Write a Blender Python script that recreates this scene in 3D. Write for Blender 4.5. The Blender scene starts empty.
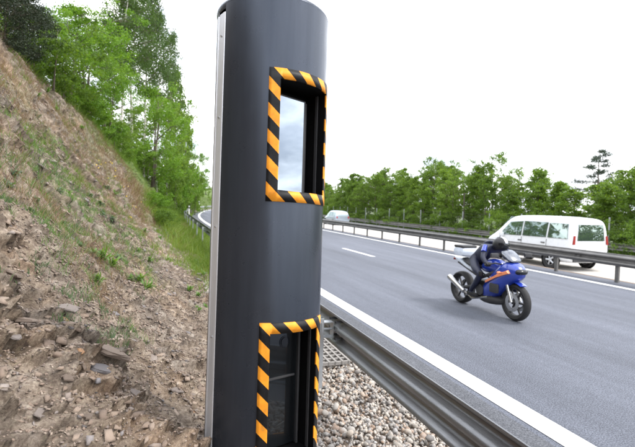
import bpy, math, random
import numpy as np
from math import radians as rad, sin, cos, tan, pi
from mathutils import Vector, Matrix

random.seed(7)
rng = np.random.default_rng(11)
scene = bpy.context.scene
COL = scene.collection

# ------------------------------------------------------------------ camera
EYE = np.array([0.0, 0.0, 1.85])
F = 450.0                       # focal length in pixels of a 635 px wide frame
YAW, PITCH, ROLL = rad(18.44), rad(2.42), rad(1.72)
d_ = np.array([sin(YAW) * cos(PITCH), cos(YAW) * cos(PITCH), -sin(PITCH)])
r_ = np.array([cos(YAW), -sin(YAW), 0.0])
u_ = np.cross(r_, d_)
R_ = r_ * cos(ROLL) + u_ * sin(ROLL)
U_ = u_ * cos(ROLL) - r_ * sin(ROLL)
cam_data = bpy.data.cameras.new('camera')
cam = bpy.data.objects.new('camera', cam_data)
COL.objects.link(cam)
m = Matrix.Identity(4)
for i in range(3):
    m[i][0], m[i][1], m[i][2], m[i][3] = R_[i], U_[i], -d_[i], EYE[i]
cam.matrix_world = m
cam_data.sensor_width = 36.0
cam_data.lens = 36.0 * F / 635.0
cam_data.clip_start = 0.05
cam_data.clip_end = 3000
cam_data.dof.use_dof = True
cam_data.dof.focus_distance = 3.0
cam_data.dof.aperture_fstop = 3.2
scene.camera = cam


def ray(px, py):
    v = d_ * F + R_ * (px - 317.5) + U_ * (223.5 - py)
    return v / np.dot(v, d_)    # depth 1 along the camera axis


def project(p):
    q = np.asarray(p, float) - EYE
    z = q @ d_
    return 317.5 + F * (q @ R_) / z, 223.5 - F * (q @ U_) / z, z


# ------------------------------------------------------------------ light
SUN_EL, SUN_AZ = rad(52), rad(118)      # azimuth clockwise from +Y (road direction)
world = bpy.data.worlds.new('World')
scene.world = world
world.use_nodes = True
wn, wl = world.node_tree.nodes, world.node_tree.links
wn.clear()
out = wn.new('ShaderNodeOutputWorld')
bg = wn.new('ShaderNodeBackground')
sky = wn.new('ShaderNodeTexSky')
sky.sky_type = 'NISHITA'
sky.sun_disc = False
sky.sun_elevation = SUN_EL
sky.sun_rotation = SUN_AZ
sky.air_density = 1.0
sky.dust_density = 3.0
tc = wn.new('ShaderNodeTexCoord')
mp = wn.new('ShaderNodeMapping'); mp.inputs['Scale'].default_value = (1.4, 1.4, 3.4)
nz = wn.new('ShaderNodeTexNoise'); nz.inputs['Scale'].default_value = 2.2; nz.inputs['Detail'].default_value = 8; nz.inputs['Roughness'].default_value = .58
cr = wn.new('ShaderNodeValToRGB')
cr.color_ramp.elements[0].position = .40; cr.color_ramp.elements[1].position = .60
mix = wn.new('ShaderNodeMixRGB')
mix.inputs['Color2'].default_value = (9.6, 9.8, 10.2, 1)      # bright thin cloud cover
mul = wn.new('ShaderNodeMath'); mul.operation = 'MULTIPLY_ADD'; mul.inputs[1].default_value = .40; mul.inputs[2].default_value = .60
nz2 = wn.new('ShaderNodeTexNoise'); nz2.inputs['Scale'].default_value = 4.5; nz2.inputs['Detail'].default_value = 7; nz2.inputs['Roughness'].default_value = .55
cr2 = wn.new('ShaderNodeValToRGB')
cr2.color_ramp.elements[0].position = .36; cr2.color_ramp.elements[0].color = (4.6, 5.0, 5.8, 1)
cr2.color_ramp.elements[1].position = .62; cr2.color_ramp.elements[1].color = (13.5, 13.5, 13.5, 1)
wl.new(mp.outputs['Vector'], nz2.inputs['Vector']); wl.new(nz2.outputs['Fac'], cr2.inputs['Fac']); wl.new(cr2.outputs['Color'], mix.inputs['Color2'])
wl.new(tc.outputs['Generated'], mp.inputs['Vector']); wl.new(mp.outputs['Vector'], nz.inputs['Vector'])
wl.new(nz.outputs['Fac'], cr.inputs['Fac']); wl.new(cr.outputs['Color'], mul.inputs[0])
wl.new(mul.outputs[0], mix.inputs['Fac']); wl.new(sky.outputs['Color'], mix.inputs['Color1'])
wl.new(mix.outputs['Color'], bg.inputs['Color'])
bg.inputs['Strength'].default_value = .15
wl.new(bg.outputs['Background'], out.inputs['Surface'])

sd = bpy.data.lights.new('sun', 'SUN')
sd.energy = 1.5; sd.angle = rad(16); sd.color = (1, .96, .9)
sun = bpy.data.objects.new('sun', sd); COL.objects.link(sun)
sv = Vector((sin(SUN_AZ) * cos(SUN_EL), cos(SUN_AZ) * cos(SUN_EL), sin(SUN_EL)))
sun.rotation_euler = sv.to_track_quat('Z', 'Y').to_euler()
sun.location = (20, -10, 30)
vs = scene.view_settings
scene.display_settings.display_device = 'sRGB'
vs.view_transform = 'Standard'; vs.look = 'None'; vs.gamma = 1; vs.exposure = 1.08
scene.render.film_transparent = False
scene.cycles.max_bounces = 6
scene.cycles.transparent_max_bounces = 6
scene.cycles.use_denoising = True


# ------------------------------------------------------------------ helpers
def new_mesh(name, V, Fc, smooth=False, uvs=None):
    me = bpy.data.meshes.new(name)
    V = np.asarray(V, float)
    if isinstance(Fc, np.ndarray) and Fc.ndim == 2:
        n, k = Fc.shape
        me.vertices.add(len(V)); me.vertices.foreach_set('co', V.ravel())
        me.loops.add(n * k); me.loops.foreach_set('vertex_index', Fc.astype(np.int32).ravel())
        me.polygons.add(n)
        me.polygons.foreach_set('loop_start', np.arange(0, n * k, k, dtype=np.int32))
        me.polygons.foreach_set('loop_total', np.full(n, k, dtype=np.int32))
        me.update(calc_edges=True)
    else:
        me.from_pydata([tuple(v) for v in V], [], [tuple(int(i) for i in f) for f in Fc])
        me.update()
    if smooth:
        me.polygons.foreach_set('use_smooth', np.ones(len(me.polygons), dtype=bool))
    if uvs is not None:             # per-vertex uv
        uvl = me.uv_layers.new(name='UVMap')
        li = np.empty(len(me.loops), dtype=np.int32); me.loops.foreach_get('vertex_index', li)
        uvl.data.foreach_set('uv', np.asarray(uvs, float)[li].ravel())
    return me


def link(name, me, mat=None, parent=None, loc=None, kind=None):
    o = bpy.data.objects.new(name, me)
    COL.objects.link(o)
    if mat is not None and len(me.materials) == 0:
        me.materials.append(mat)
    if parent is not None:
        o.parent = parent
    if loc is not None:
        o.location = loc
    if kind:
        o['kind'] = kind
    return o


def thing(name, label, cat, loc=(0, 0, 0), rotz=0, group=None):
    o = bpy.data.objects.new(name, None)
    COL.objects.link(o)
    o.empty_display_size = .2
    o.location = loc; o.rotation_euler = (0, 0, rotz)
    o['label'] = label; o['category'] = cat
    if group:
        o['group'] = group
    return o


def tag(o, label, cat, group=None):
    o['label'] = label; o['category'] = cat
    if group:
        o['group'] = group
    return o


def dup(root, loc, rotz=0, scale=None, label=None, group=None):
    r = root.copy(); COL.objects.link(r)
    r.location = loc; r.rotation_euler = (0, 0, rotz)
    if scale is not None:
        r.scale = scale
    if label:
        r['label'] = label
    if group:
        r['group'] = group
    for ch in list(root.children):
        c = ch.copy(); COL.objects.link(c); c.parent = r
        for g in ch.children:
            e = g.copy(); COL.objects.link(e); e.parent = c
    return r


class MB:
    """collects simple shapes into one mesh"""
    def __init__(s):
        s.V = []; s.F = []; s.n = 0

    def add(s, V, Fc):
        V = np.asarray(V, float)
        s.V.append(V); s.F += [tuple(int(i) + s.n for i in f) for f in Fc]; s.n += len(V)
        return s

    def box(s, c, sz, rot=None, bev=0.0):
        x, y, z = [a / 2 for a in sz]
        b = min(bev, x * .9, y * .9, z * .9)
        if b <= 0:
            V = np.array([[i * x, j * y, k * z] for i in (-1, 1) for j in (-1, 1) for k in (-1, 1)])
            Fc = [(0, 1, 3, 2), (4, 6, 7, 5), (0, 4, 5, 1), (2, 3, 7, 6), (0, 2, 6, 4), (1, 5, 7, 3)]
        else:
            import bmesh
            bm = bmesh.new(); bmesh.ops.create_cube(bm, size=1)
            for v in bm.verts:
                v.co.x *= 2 * x; v.co.y *= 2 * y; v.co.z *= 2 * z
            bmesh.ops.bevel(bm, geom=bm.edges[:], offset=b, segments=2, affect='EDGES', profile=.6)
            bm.verts.index_update()
            V = np.array([v.co[:] for v in bm.verts]); Fc = [[v.index for v in f.verts] for f in bm.faces]
            bm.free()
        if rot is not None:
            V = V @ np.array(rot).T
        return s.add(V + np.array(c, float), Fc)

    def tube(s, pts, rads, n=8, cap=True):
        pts = [np.array(p, float) for p in pts]
        if not hasattr(rads, '__len__'):
            rads = [rads] * len(pts)
        V = []; Fc = []
        prev = None
        for i, p in enumerate(pts):
            t = pts[min(i + 1, len(pts) - 1)] - pts[max(i - 1, 0)]
            t = t / (np.linalg.norm(t) + 1e-9)
            if prev is None:
                a = np.array([0, 0, 1.0]) if abs(t[2]) < .9 else np.array([1.0, 0, 0])
                prev = np.cross(t, a)
            e1 = prev - t * np.dot(prev, t); e1 /= np.linalg.norm(e1) + 1e-9
            e2 = np.cross(t, e1); prev = e1
            for k in range(n):
                a = 2 * pi * k / n
                V.append(p + rads[i] * (cos(a) * e1 + sin(a) * e2))
        for i in range(len(pts) - 1):
            for k in range(n):
                k2 = (k + 1) % n
                Fc.append((i * n + k, i * n + k2, (i + 1) * n + k2, (i + 1) * n + k))
        if cap:
            Fc.append(tuple(range(n - 1, -1, -1)))
            Fc.append(tuple(range((len(pts) - 1) * n, len(pts) * n)))
        return s.add(V, Fc)

    def lathe(s, prof, c=(0, 0, 0), axis='y', n=24):
        """prof: list of (radius, offset along axis)"""
        V = []; Fc = []
        for r, h in prof:
            for k in range(n):
                a = 2 * pi * k / n
                if axis == 'y':
                    V.append((r * cos(a), h, r * sin(a)))
                elif axis == 'z':
                    V.append((r * cos(a), r * sin(a), h))
                else:
                    V.append((h, r * cos(a), r * sin(a)))
        for i in range(len(prof) - 1):
            for k in range(n):
                k2 = (k + 1) % n
                Fc.append((i * n + k, i * n + k2, (i + 1) * n + k2, (i + 1) * n + k))
        return s.add(np.array(V) + np.array(c, float), Fc)

    def loft(s, rings, cap=True):
        n = len(rings[0]); V = np.concatenate([np.array(r, float) for r in rings]); Fc = []
        for i in range(len(rings) - 1):
            for k in range(n):
                k2 = (k + 1) % n
                Fc.append((i * n + k, i * n + k2, (i + 1) * n + k2, (i + 1) * n + k))
        if cap:
            Fc.append(tuple(range(n - 1, -1, -1))); Fc.append(tuple(range((len(rings) - 1) * n, len(rings) * n)))
        return s.add(V, Fc)

    def mesh(s, name, smooth=False, auto=None, sub=0):
        me = new_mesh(name, np.concatenate(s.V), s.F, smooth)
        if sub or auto or True:
            import bmesh
            bm = bmesh.new(); bm.from_mesh(me)
            bmesh.ops.recalc_face_normals(bm, faces=bm.faces[:])
            bm.to_mesh(me); bm.free()
        if smooth and auto:
            try:
                me.set_sharp_from_angle(angle=rad(auto))
            except Exception:
                pass
        if sub:
            o = bpy.data.objects.new('tmp', me); COL.objects.link(o)
            md = o.modifiers.new('s', 'SUBSURF'); md.levels = sub; md.render_levels = sub
            dg = bpy.context.evaluated_depsgraph_get(); dg.update()
            me2 = bpy.data.meshes.new_from_object(o.evaluated_get(dg))
            bpy.data.objects.remove(o); me2.name = name
            me2.polygons.foreach_set('use_smooth', np.ones(len(me2.polygons), dtype=bool))
            return me2
        return me

    def obj(s, name, mat, parent=None, smooth=False, auto=40, sub=0, kind=None, loc=None):
        return link(name, s.mesh(name, smooth, auto, sub), mat, parent, kind=kind, loc=loc)


# value noise
def _hash(i, j, k, seed):
    h = (i * 374761393 + j * 668265263 + k * 2147483647 + seed * 1274126177) & 0xffffffff
    h = ((h ^ (h >> 13)) * 1274126177) & 0xffffffff
    return ((h ^ (h >> 16)) & 0xffffff) / float(0xffffff)


def vnoise(x, y, z=0.0, seed=0):
    x, y, z = np.broadcast_arrays(np.asarray(x, float), np.asarray(y, float), np.asarray(z, float))
    i, j, k = np.floor(x).astype(np.int64), np.floor(y).astype(np.int64), np.floor(z).astype(np.int64)
    fx, fy, fz = x - i, y - j, z - k
    fx, fy, fz = [f * f * (3 - 2 * f) for f in (fx, fy, fz)]
    r = 0
    for a in (0, 1):
        for b in (0, 1):
            for c in (0, 1):
                w = (fx if a else 1 - fx) * (fy if b else 1 - fy) * (fz if c else 1 - fz)
                r = r + w * _hash(i + a, j + b, k + c, seed)
    return r * 2 - 1


def fbm(x, y, z=0.0, octv=4, seed=0, gain=.5):
    r = 0; a = 1.0; f = 1.0
    for o in range(octv):
        r = r + a * vnoise(np.asarray(x) * f + 17.3 * o, np.asarray(y) * f, np.asarray(z) * f, seed + o)
        a *= gain; f *= 2.03
    return r


# ------------------------------------------------------------------ materials
def mat_base(name):
    mt = bpy.data.materials.new(name); mt.use_nodes = True
    nt = mt.node_tree; nt.nodes.clear()
    o = nt.nodes.new('ShaderNodeOutputMaterial'); p = nt.nodes.new('ShaderNodeBsdfPrincipled')
    nt.links.new(p.outputs[0], o.inputs['Surface'])
    return mt, nt, p, o


def ramp(nt, stops):
    r = nt.nodes.new('ShaderNodeValToRGB')
    e = r.color_ramp.elements
    while len(e) > 1:
        e.remove(e[-1])
    e[0].position = stops[0][0]; e[0].color = (*stops[0][1], 1)
    for p, c in stops[1:]:
        q = e.new(p); q.color = (*c, 1)
    return r


def noise(nt, scale, detail=4, rough=.55, coord='Object', stretch=None):
    t = nt.nodes.new('ShaderNodeTexCoord'); n = nt.nodes.new('ShaderNodeTexNoise')
    n.inputs['Scale'].default_value = scale; n.inputs['Detail'].default_value = detail; n.inputs['Roughness'].default_value = rough
    if stretch:
        mpp = nt.nodes.new('ShaderNodeMapping'); mpp.inputs['Scale'].default_value = stretch
        nt.links.new(t.outputs[coord], mpp.inputs['Vector']); nt.links.new(mpp.outputs[0], n.inputs['Vector'])
    else:
        nt.links.new(t.outputs[coord], n.inputs['Vector'])
    return n


def simple(name, col, rough=.5, metal=0.0, var=.12, scale=12, bump=0.0, bscale=80, spec=.5, coat=0.0, stretch=None):
    """colour with a procedural mottling and fine relief"""
    mt, nt, p, o = mat_base(name)
    n = noise(nt, scale, 5, .6, stretch=stretch)
    c = np.array(col)
    rp = ramp(nt, [(.3, tuple(c * (1 - var))), (.7, tuple(np.minimum(c * (1 + var), 1)))])
    nt.links.new(n.outputs['Fac'], rp.inputs['Fac']); nt.links.new(rp.outputs[0], p.inputs['Base Color'])
    p.inputs['Roughness'].default_value = rough; p.inputs['Metallic'].default_value = metal
    p.inputs['Specular IOR Level'].default_value = spec
    if coat:
        p.inputs['Coat Weight'].default_value = coat; p.inputs['Coat Roughness'].default_value = .05
    mr = nt.nodes.new('ShaderNodeMapRange'); mr.inputs['To Min'].default_value = max(rough - .07, 0.01); mr.inputs['To Max'].default_value = rough + .07
    n2 = noise(nt, scale * 2.7, 4)
    nt.links.new(n2.outputs['Fac'], mr.inputs['Value']); nt.links.new(mr.outputs[0], p.inputs['Roughness'])
    if bump:
        b = nt.nodes.new('ShaderNodeBump'); b.inputs['Strength'].default_value = bump; b.inputs['Distance'].default_value = .01
        n3 = noise(nt, bscale, 4)
        nt.links.new(n3.outputs['Fac'], b.inputs['Height']); nt.links.new(b.outputs[0], p.inputs['Normal'])
    return mt


def leafy(name, cols, trans=.35, rough=.55):
    """foliage: colour varies from leaf to leaf, some light passes through"""
    mt, nt, p, o = mat_base(name)
    g = nt.nodes.new('ShaderNodeNewGeometry')
    rp = ramp(nt, [(i / (len(cols) - 1), c) for i, c in enumerate(cols)])
    oi = nt.nodes.new('ShaderNodeObjectInfo')
    ad = nt.nodes.new('ShaderNodeMath'); ad.operation = 'MULTIPLY_ADD'; ad.inputs[1].default_value = .65
    ml = nt.nodes.new('ShaderNodeMath'); ml.operation = 'MULTIPLY'; ml.inputs[1].default_value = .35
    nt.links.new(oi.outputs['Random'], ml.inputs[0]); nt.links.new(ml.outputs[0], ad.inputs[2])
    nt.links.new(g.outputs['Random Per Island'], ad.inputs[0]); nt.links.new(ad.outputs[0], rp.inputs['Fac'])
    nt.links.new(rp.outputs[0], p.inputs['Base Color'])
    p.inputs['Roughness'].default_value = rough; p.inputs['Specular IOR Level'].default_value = .3
    t = nt.nodes.new('ShaderNodeBsdfTranslucent')
    mc = nt.nodes.new('ShaderNodeMixRGB'); mc.blend_type = 'MULTIPLY'; mc.inputs['Fac'].default_value = 1
    mc.inputs['Color2'].default_value = (1.3, 1.25, .45, 1)
    nt.links.new(rp.outputs[0], mc.inputs['Color1']); nt.links.new(mc.outputs[0], t.inputs['Color'])
    mx = nt.nodes.new('ShaderNodeMixShader'); mx.inputs[0].default_value = trans
    nt.links.new(p.outputs[0], mx.inputs[1]); nt.links.new(t.outputs[0], mx.inputs[2]); nt.links.new(mx.outputs[0], o.inputs['Surface'])
    return mt


def stony(name, cols, rough=.85, bump=.5, bscale=60):
    mt, nt, p, o = mat_base(name)
    g = nt.nodes.new('ShaderNodeNewGeometry')
    rp = ramp(nt, [(i / (len(cols) - 1), c) for i, c in enumerate(cols)])
    n = noise(nt, 35, 5)
    ad = nt.nodes.new('ShaderNodeMath'); ad.operation = 'MULTIPLY_ADD'; ad.inputs[1].default_value = .75
    ml = nt.nodes.new('ShaderNodeMath'); ml.operation = 'MULTIPLY'; ml.inputs[1].default_value = .3
    oi = nt.nodes.new('ShaderNodeObjectInfo')
    a2 = nt.nodes.new('ShaderNodeMath'); a2.operation = 'ADD'
    nt.links.new(g.outputs['Random Per Island'], a2.inputs[0]); nt.links.new(oi.outputs['Random'], a2.inputs[1])
    fr = nt.nodes.new('ShaderNodeMath'); fr.operation = 'FRACT'; nt.links.new(a2.outputs[0], fr.inputs[0])
    nt.links.new(n.outputs['Fac'], ml.inputs[0]); nt.links.new(fr.outputs[0], ad.inputs[0]); nt.links.new(ml.outputs[0], ad.inputs[2])
    nt.links.new(ad.outputs[0], rp.inputs['Fac']); nt.links.new(rp.outputs[0], p.inputs['Base Color'])
    p.inputs['Roughness'].default_value = rough
    b = nt.nodes.new('ShaderNodeBump'); b.inputs['Strength'].default_value = bump; b.inputs['Distance'].default_value = .008
    n3 = noise(nt, bscale, 5, .65)
    nt.links.new(n3.outputs['Fac'], b.inputs['Height']); nt.links.new(b.outputs[0], p.inputs['Normal'])
    return mt


def stripes(name):
    """black and yellow hazard tape, printed along the UVs (metres)"""
    mt, nt, p, o = mat_base(name)
    uv = nt.nodes.new('ShaderNodeUVMap'); uv.uv_map = 'UVMap'
    sx = nt.nodes.new('ShaderNodeSeparateXYZ'); nt.links.new(uv.outputs[0], sx.inputs[0])
    a = nt.nodes.new('ShaderNodeMath'); a.operation = 'MULTIPLY_ADD'; a.inputs[1].default_value = 1.0
    nt.links.new(sx.outputs['X'], a.inputs[0]); nt.links.new(sx.outputs['Y'], a.inputs[2])
    dv = nt.nodes.new('ShaderNodeMath'); dv.operation = 'DIVIDE'; dv.inputs[1].default_value = .138; nt.links.new(a.outputs[0], dv.inputs[0])
    fr = nt.nodes.new('ShaderNodeMath'); fr.operation = 'FRACT'; nt.links.new(dv.outputs[0], fr.inputs[0])
    gt = nt.nodes.new('ShaderNodeMath'); gt.operation = 'GREATER_THAN'; gt.inputs[1].default_value = .5; nt.links.new(fr.outputs[0], gt.inputs[0])
    n = noise(nt, 25, 5)
    r1 = ramp(nt, [(.28, (.55, .22, .03)), (.42, (.74, .27, .02)), (.7, (.84, .34, .03))]); nt.links.new(n.outputs['Fac'], r1.inputs['Fac'])
    r2 = ramp(nt, [(.35, (.004, .004, .005)), (.75, (.012, .012, .013))]); nt.links.new(n.outputs['Fac'], r2.inputs['Fac'])
    mx = nt.nodes.new('ShaderNodeMixRGB'); nt.links.new(gt.outputs[0], mx.inputs['Fac']); nt.links.new(r2.outputs[0], mx.inputs['Color1']); nt.links.new(r1.outputs[0], mx.inputs['Color2'])
    nt.links.new(mx.outputs[0], p.inputs['Base Color']); p.inputs['Roughness'].default_value = .5; p.inputs['Specular IOR Level'].default_value = .22
    return mt


def asphalt(name, lo, hi, grain=260, worn=True):
    mt, nt, p, o = mat_base(name)
    n1 = noise(nt, grain, 3, .7); n2 = noise(nt, 1.2, 6, .65, stretch=(1.0, .07, 1)); n3 = noise(nt, 9, 4, .6)
    r1 = ramp(nt, [(.33, lo), (.55, tuple((np.array(lo) + np.array(hi)) / 2)), (.72, hi)]); nt.links.new(n1.outputs['Fac'], r1.inputs['Fac'])
    r2 = ramp(nt, [(.33, (.76, .76, .76)), (.52, (1, 1, 1)), (.68, (1.24, 1.24, 1.24))]); nt.links.new(n2.outputs['Fac'], r2.inputs['Fac'])
    r3 = ramp(nt, [(.35, (.93, .93, .93)), (.7, (1.07, 1.07, 1.07))]); nt.links.new(n3.outputs['Fac'], r3.inputs['Fac'])
    m1 = nt.nodes.new('ShaderNodeMixRGB'); m1.blend_type = 'MULTIPLY'; m1.inputs['Fac'].default_value = 1
    m2 = nt.nodes.new('ShaderNodeMixRGB'); m2.blend_type = 'MULTIPLY'; m2.inputs['Fac'].default_value = 1
    nt.links.new(r1.outputs[0], m1.inputs['Color1']); nt.links.new(r2.outputs[0], m1.inputs['Color2'])
    nt.links.new(m1.outputs[0], m2.inputs['Color1']); nt.links.new(r3.outputs[0], m2.inputs['Color2'])
    nt.links.new(m2.outputs[0], p.inputs['Base Color']); p.inputs['Roughness'].default_value = .8
    p.inputs['Specular IOR Level'].default_value = .35
    b = nt.nodes.new('ShaderNodeBump'); b.inputs['Strength'].default_value = .55; b.inputs['Distance'].default_value = .006
    nt.links.new(n1.outputs['Fac'], b.inputs['Height']); nt.links.new(b.outputs[0], p.inputs['Normal'])
    return mt


def road_paint(name):
    mt, nt, p, o = mat_base(name)
    n = noise(nt, 150, 5, .7); n2 = noise(nt, 6, 4)
    ad = nt.nodes.new('ShaderNodeMath'); ad.operation = 'MULTIPLY_ADD'; ad.inputs[1].default_value = .35
    nt.links.new(n2.outputs['Fac'], ad.inputs[0]); nt.links.new(n.outputs['Fac'], ad.inputs[2])
    rp = ramp(nt, [(.50, (.22, .22, .23)), (.60, (.62, .62, .62)), (.8, (.78, .78, .77))])
    nt.links.new(ad.outputs[0], rp.inputs['Fac']); nt.links.new(rp.outputs[0], p.inputs['Base Color'])
    p.inputs['Roughness'].default_value = .7
    b = nt.nodes.new('ShaderNodeBump'); b.inputs['Strength'].default_value = .3; b.inputs['Distance'].default_value = .004
    nt.links.new(n.outputs['Fac'], b.inputs['Height']); nt.links.new(b.outputs[0], p.inputs['Normal'])
    return mt


def hill_mat(name):
    mt, nt, p, o = mat_base(name)
    L = nt.links.new
    nA = noise(nt, 1.1, 6, .6); nB = noise(nt, 7, 7, .68); nC = noise(nt, 60, 5, .7)
    earth = ramp(nt, [(.32, (.052, .038, .031)), (.43, (.145, .108, .080)), (.54, (.25, .195, .148)), (.68, (.42, .35, .28))])
    L(nB.outputs['Fac'], earth.inputs['Fac'])
    tone = ramp(nt, [(.30, (1.06, .90, .80)), (.44, (1, 1, 1)), (.56, (.92, .96, 1.03)), (.70, (.78, .84, .94))])
    L(nA.outputs['Fac'], tone.inputs['Fac'])
    m1 = nt.nodes.new('ShaderNodeMixRGB'); m1.blend_type = 'MULTIPLY'; m1.inputs['Fac'].default_value = 1
    L(earth.outputs[0], m1.inputs['Color1']); L(tone.outputs[0], m1.inputs['Color2'])
    fine = ramp(nt, [(.35, (.62, .6, .58)), (.6, (1.1, 1.1, 1.1)), (.75, (1.4, 1.38, 1.34))]); L(nC.outputs['Fac'], fine.inputs['Fac'])
    m2 = nt.nodes.new('ShaderNodeMixRGB'); m2.blend_type = 'MULTIPLY'; m2.inputs['Fac'].default_value = 1
    L(m1.outputs[0], m2.inputs['Color1']); L(fine.outputs[0], m2.inputs['Color2'])
    # grass cover from the vertex attribute
    at = nt.nodes.new('ShaderNodeAttribute'); at.attribute_name = 'cover'
    gr = ramp(nt, [(.3, (.05, .085, .022)), (.5, (.085, .13, .032)), (.72, (.17, .175, .06))]); L(nB.outputs['Fac'], gr.inputs['Fac'])
    ma = nt.nodes.new('ShaderNodeMath'); ma.operation = 'MULTIPLY_ADD'; ma.inputs[1].default_value = .9; ma.inputs[2].default_value = -.45
    L(nC.outputs['Fac'], ma.inputs[0])
    sm = nt.nodes.new('ShaderNodeMath'); sm.operation = 'ADD'; sm.use_clamp = True
    L(at.outputs['Fac'], sm.inputs[0]); L(ma.outputs[0], sm.inputs[1])
    m3 = nt.nodes.new('ShaderNodeMixRGB'); L(sm.outputs[0], m3.inputs['Fac']); L(m2.outputs[0], m3.inputs['Color1']); L(gr.outputs[0], m3.inputs['Color2'])
    L(m3.outputs[0], p.inputs['Base Color']); p.inputs['Roughness'].default_value = .92
    p.inputs['Specular IOR Level'].default_value = .2
    b1 = nt.nodes.new('ShaderNodeBump'); b1.inputs['Strength'].default_value = .9; b1.inputs['Distance'].default_value = .05
    b2 = nt.nodes.new('ShaderNodeBump'); b2.inputs['Strength'].default_value = .8; b2.inputs['Distance'].default_value = .012
    L(nB.outputs['Fac'], b1.inputs['Height']); L(nC.outputs['Fac'], b2.inputs['Height']); L(b1.outputs[0], b2.inputs['Normal']); L(b2.outputs[0], p.inputs['Normal'])
    return mt


def pane_mat(name, refl, tint=(.7, .78, .88), dark=(.004, .005, .006)):
    mt, nt, p, o = mat_base(name)
    p.inputs['Base Color'].default_value = (*dark, 1); p.inputs['Roughness'].default_value = .25
    g = nt.nodes.new('ShaderNodeBsdfGlossy'); g.inputs['Color'].default_value = (*tint, 1); g.inputs['Roughness'].default_value = .015
    n = noise(nt, 3, 3); b = nt.nodes.new('ShaderNodeBump'); b.inputs['Strength'].default_value = .02; b.inputs['Distance'].default_value = .02
    nt.links.new(n.outputs['Fac'], b.inputs['Height']); nt.links.new(b.outputs[0], g.inputs['Normal'])
    mx = nt.nodes.new('ShaderNodeMixShader'); mx.inputs[0].default_value = refl
    nt.links.new(p.outputs[0], mx.inputs[1]); nt.links.new(g.outputs[0], mx.inputs[2]); nt.links.new(mx.outputs[0], o.inputs['Surface'])
    return mt


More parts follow.
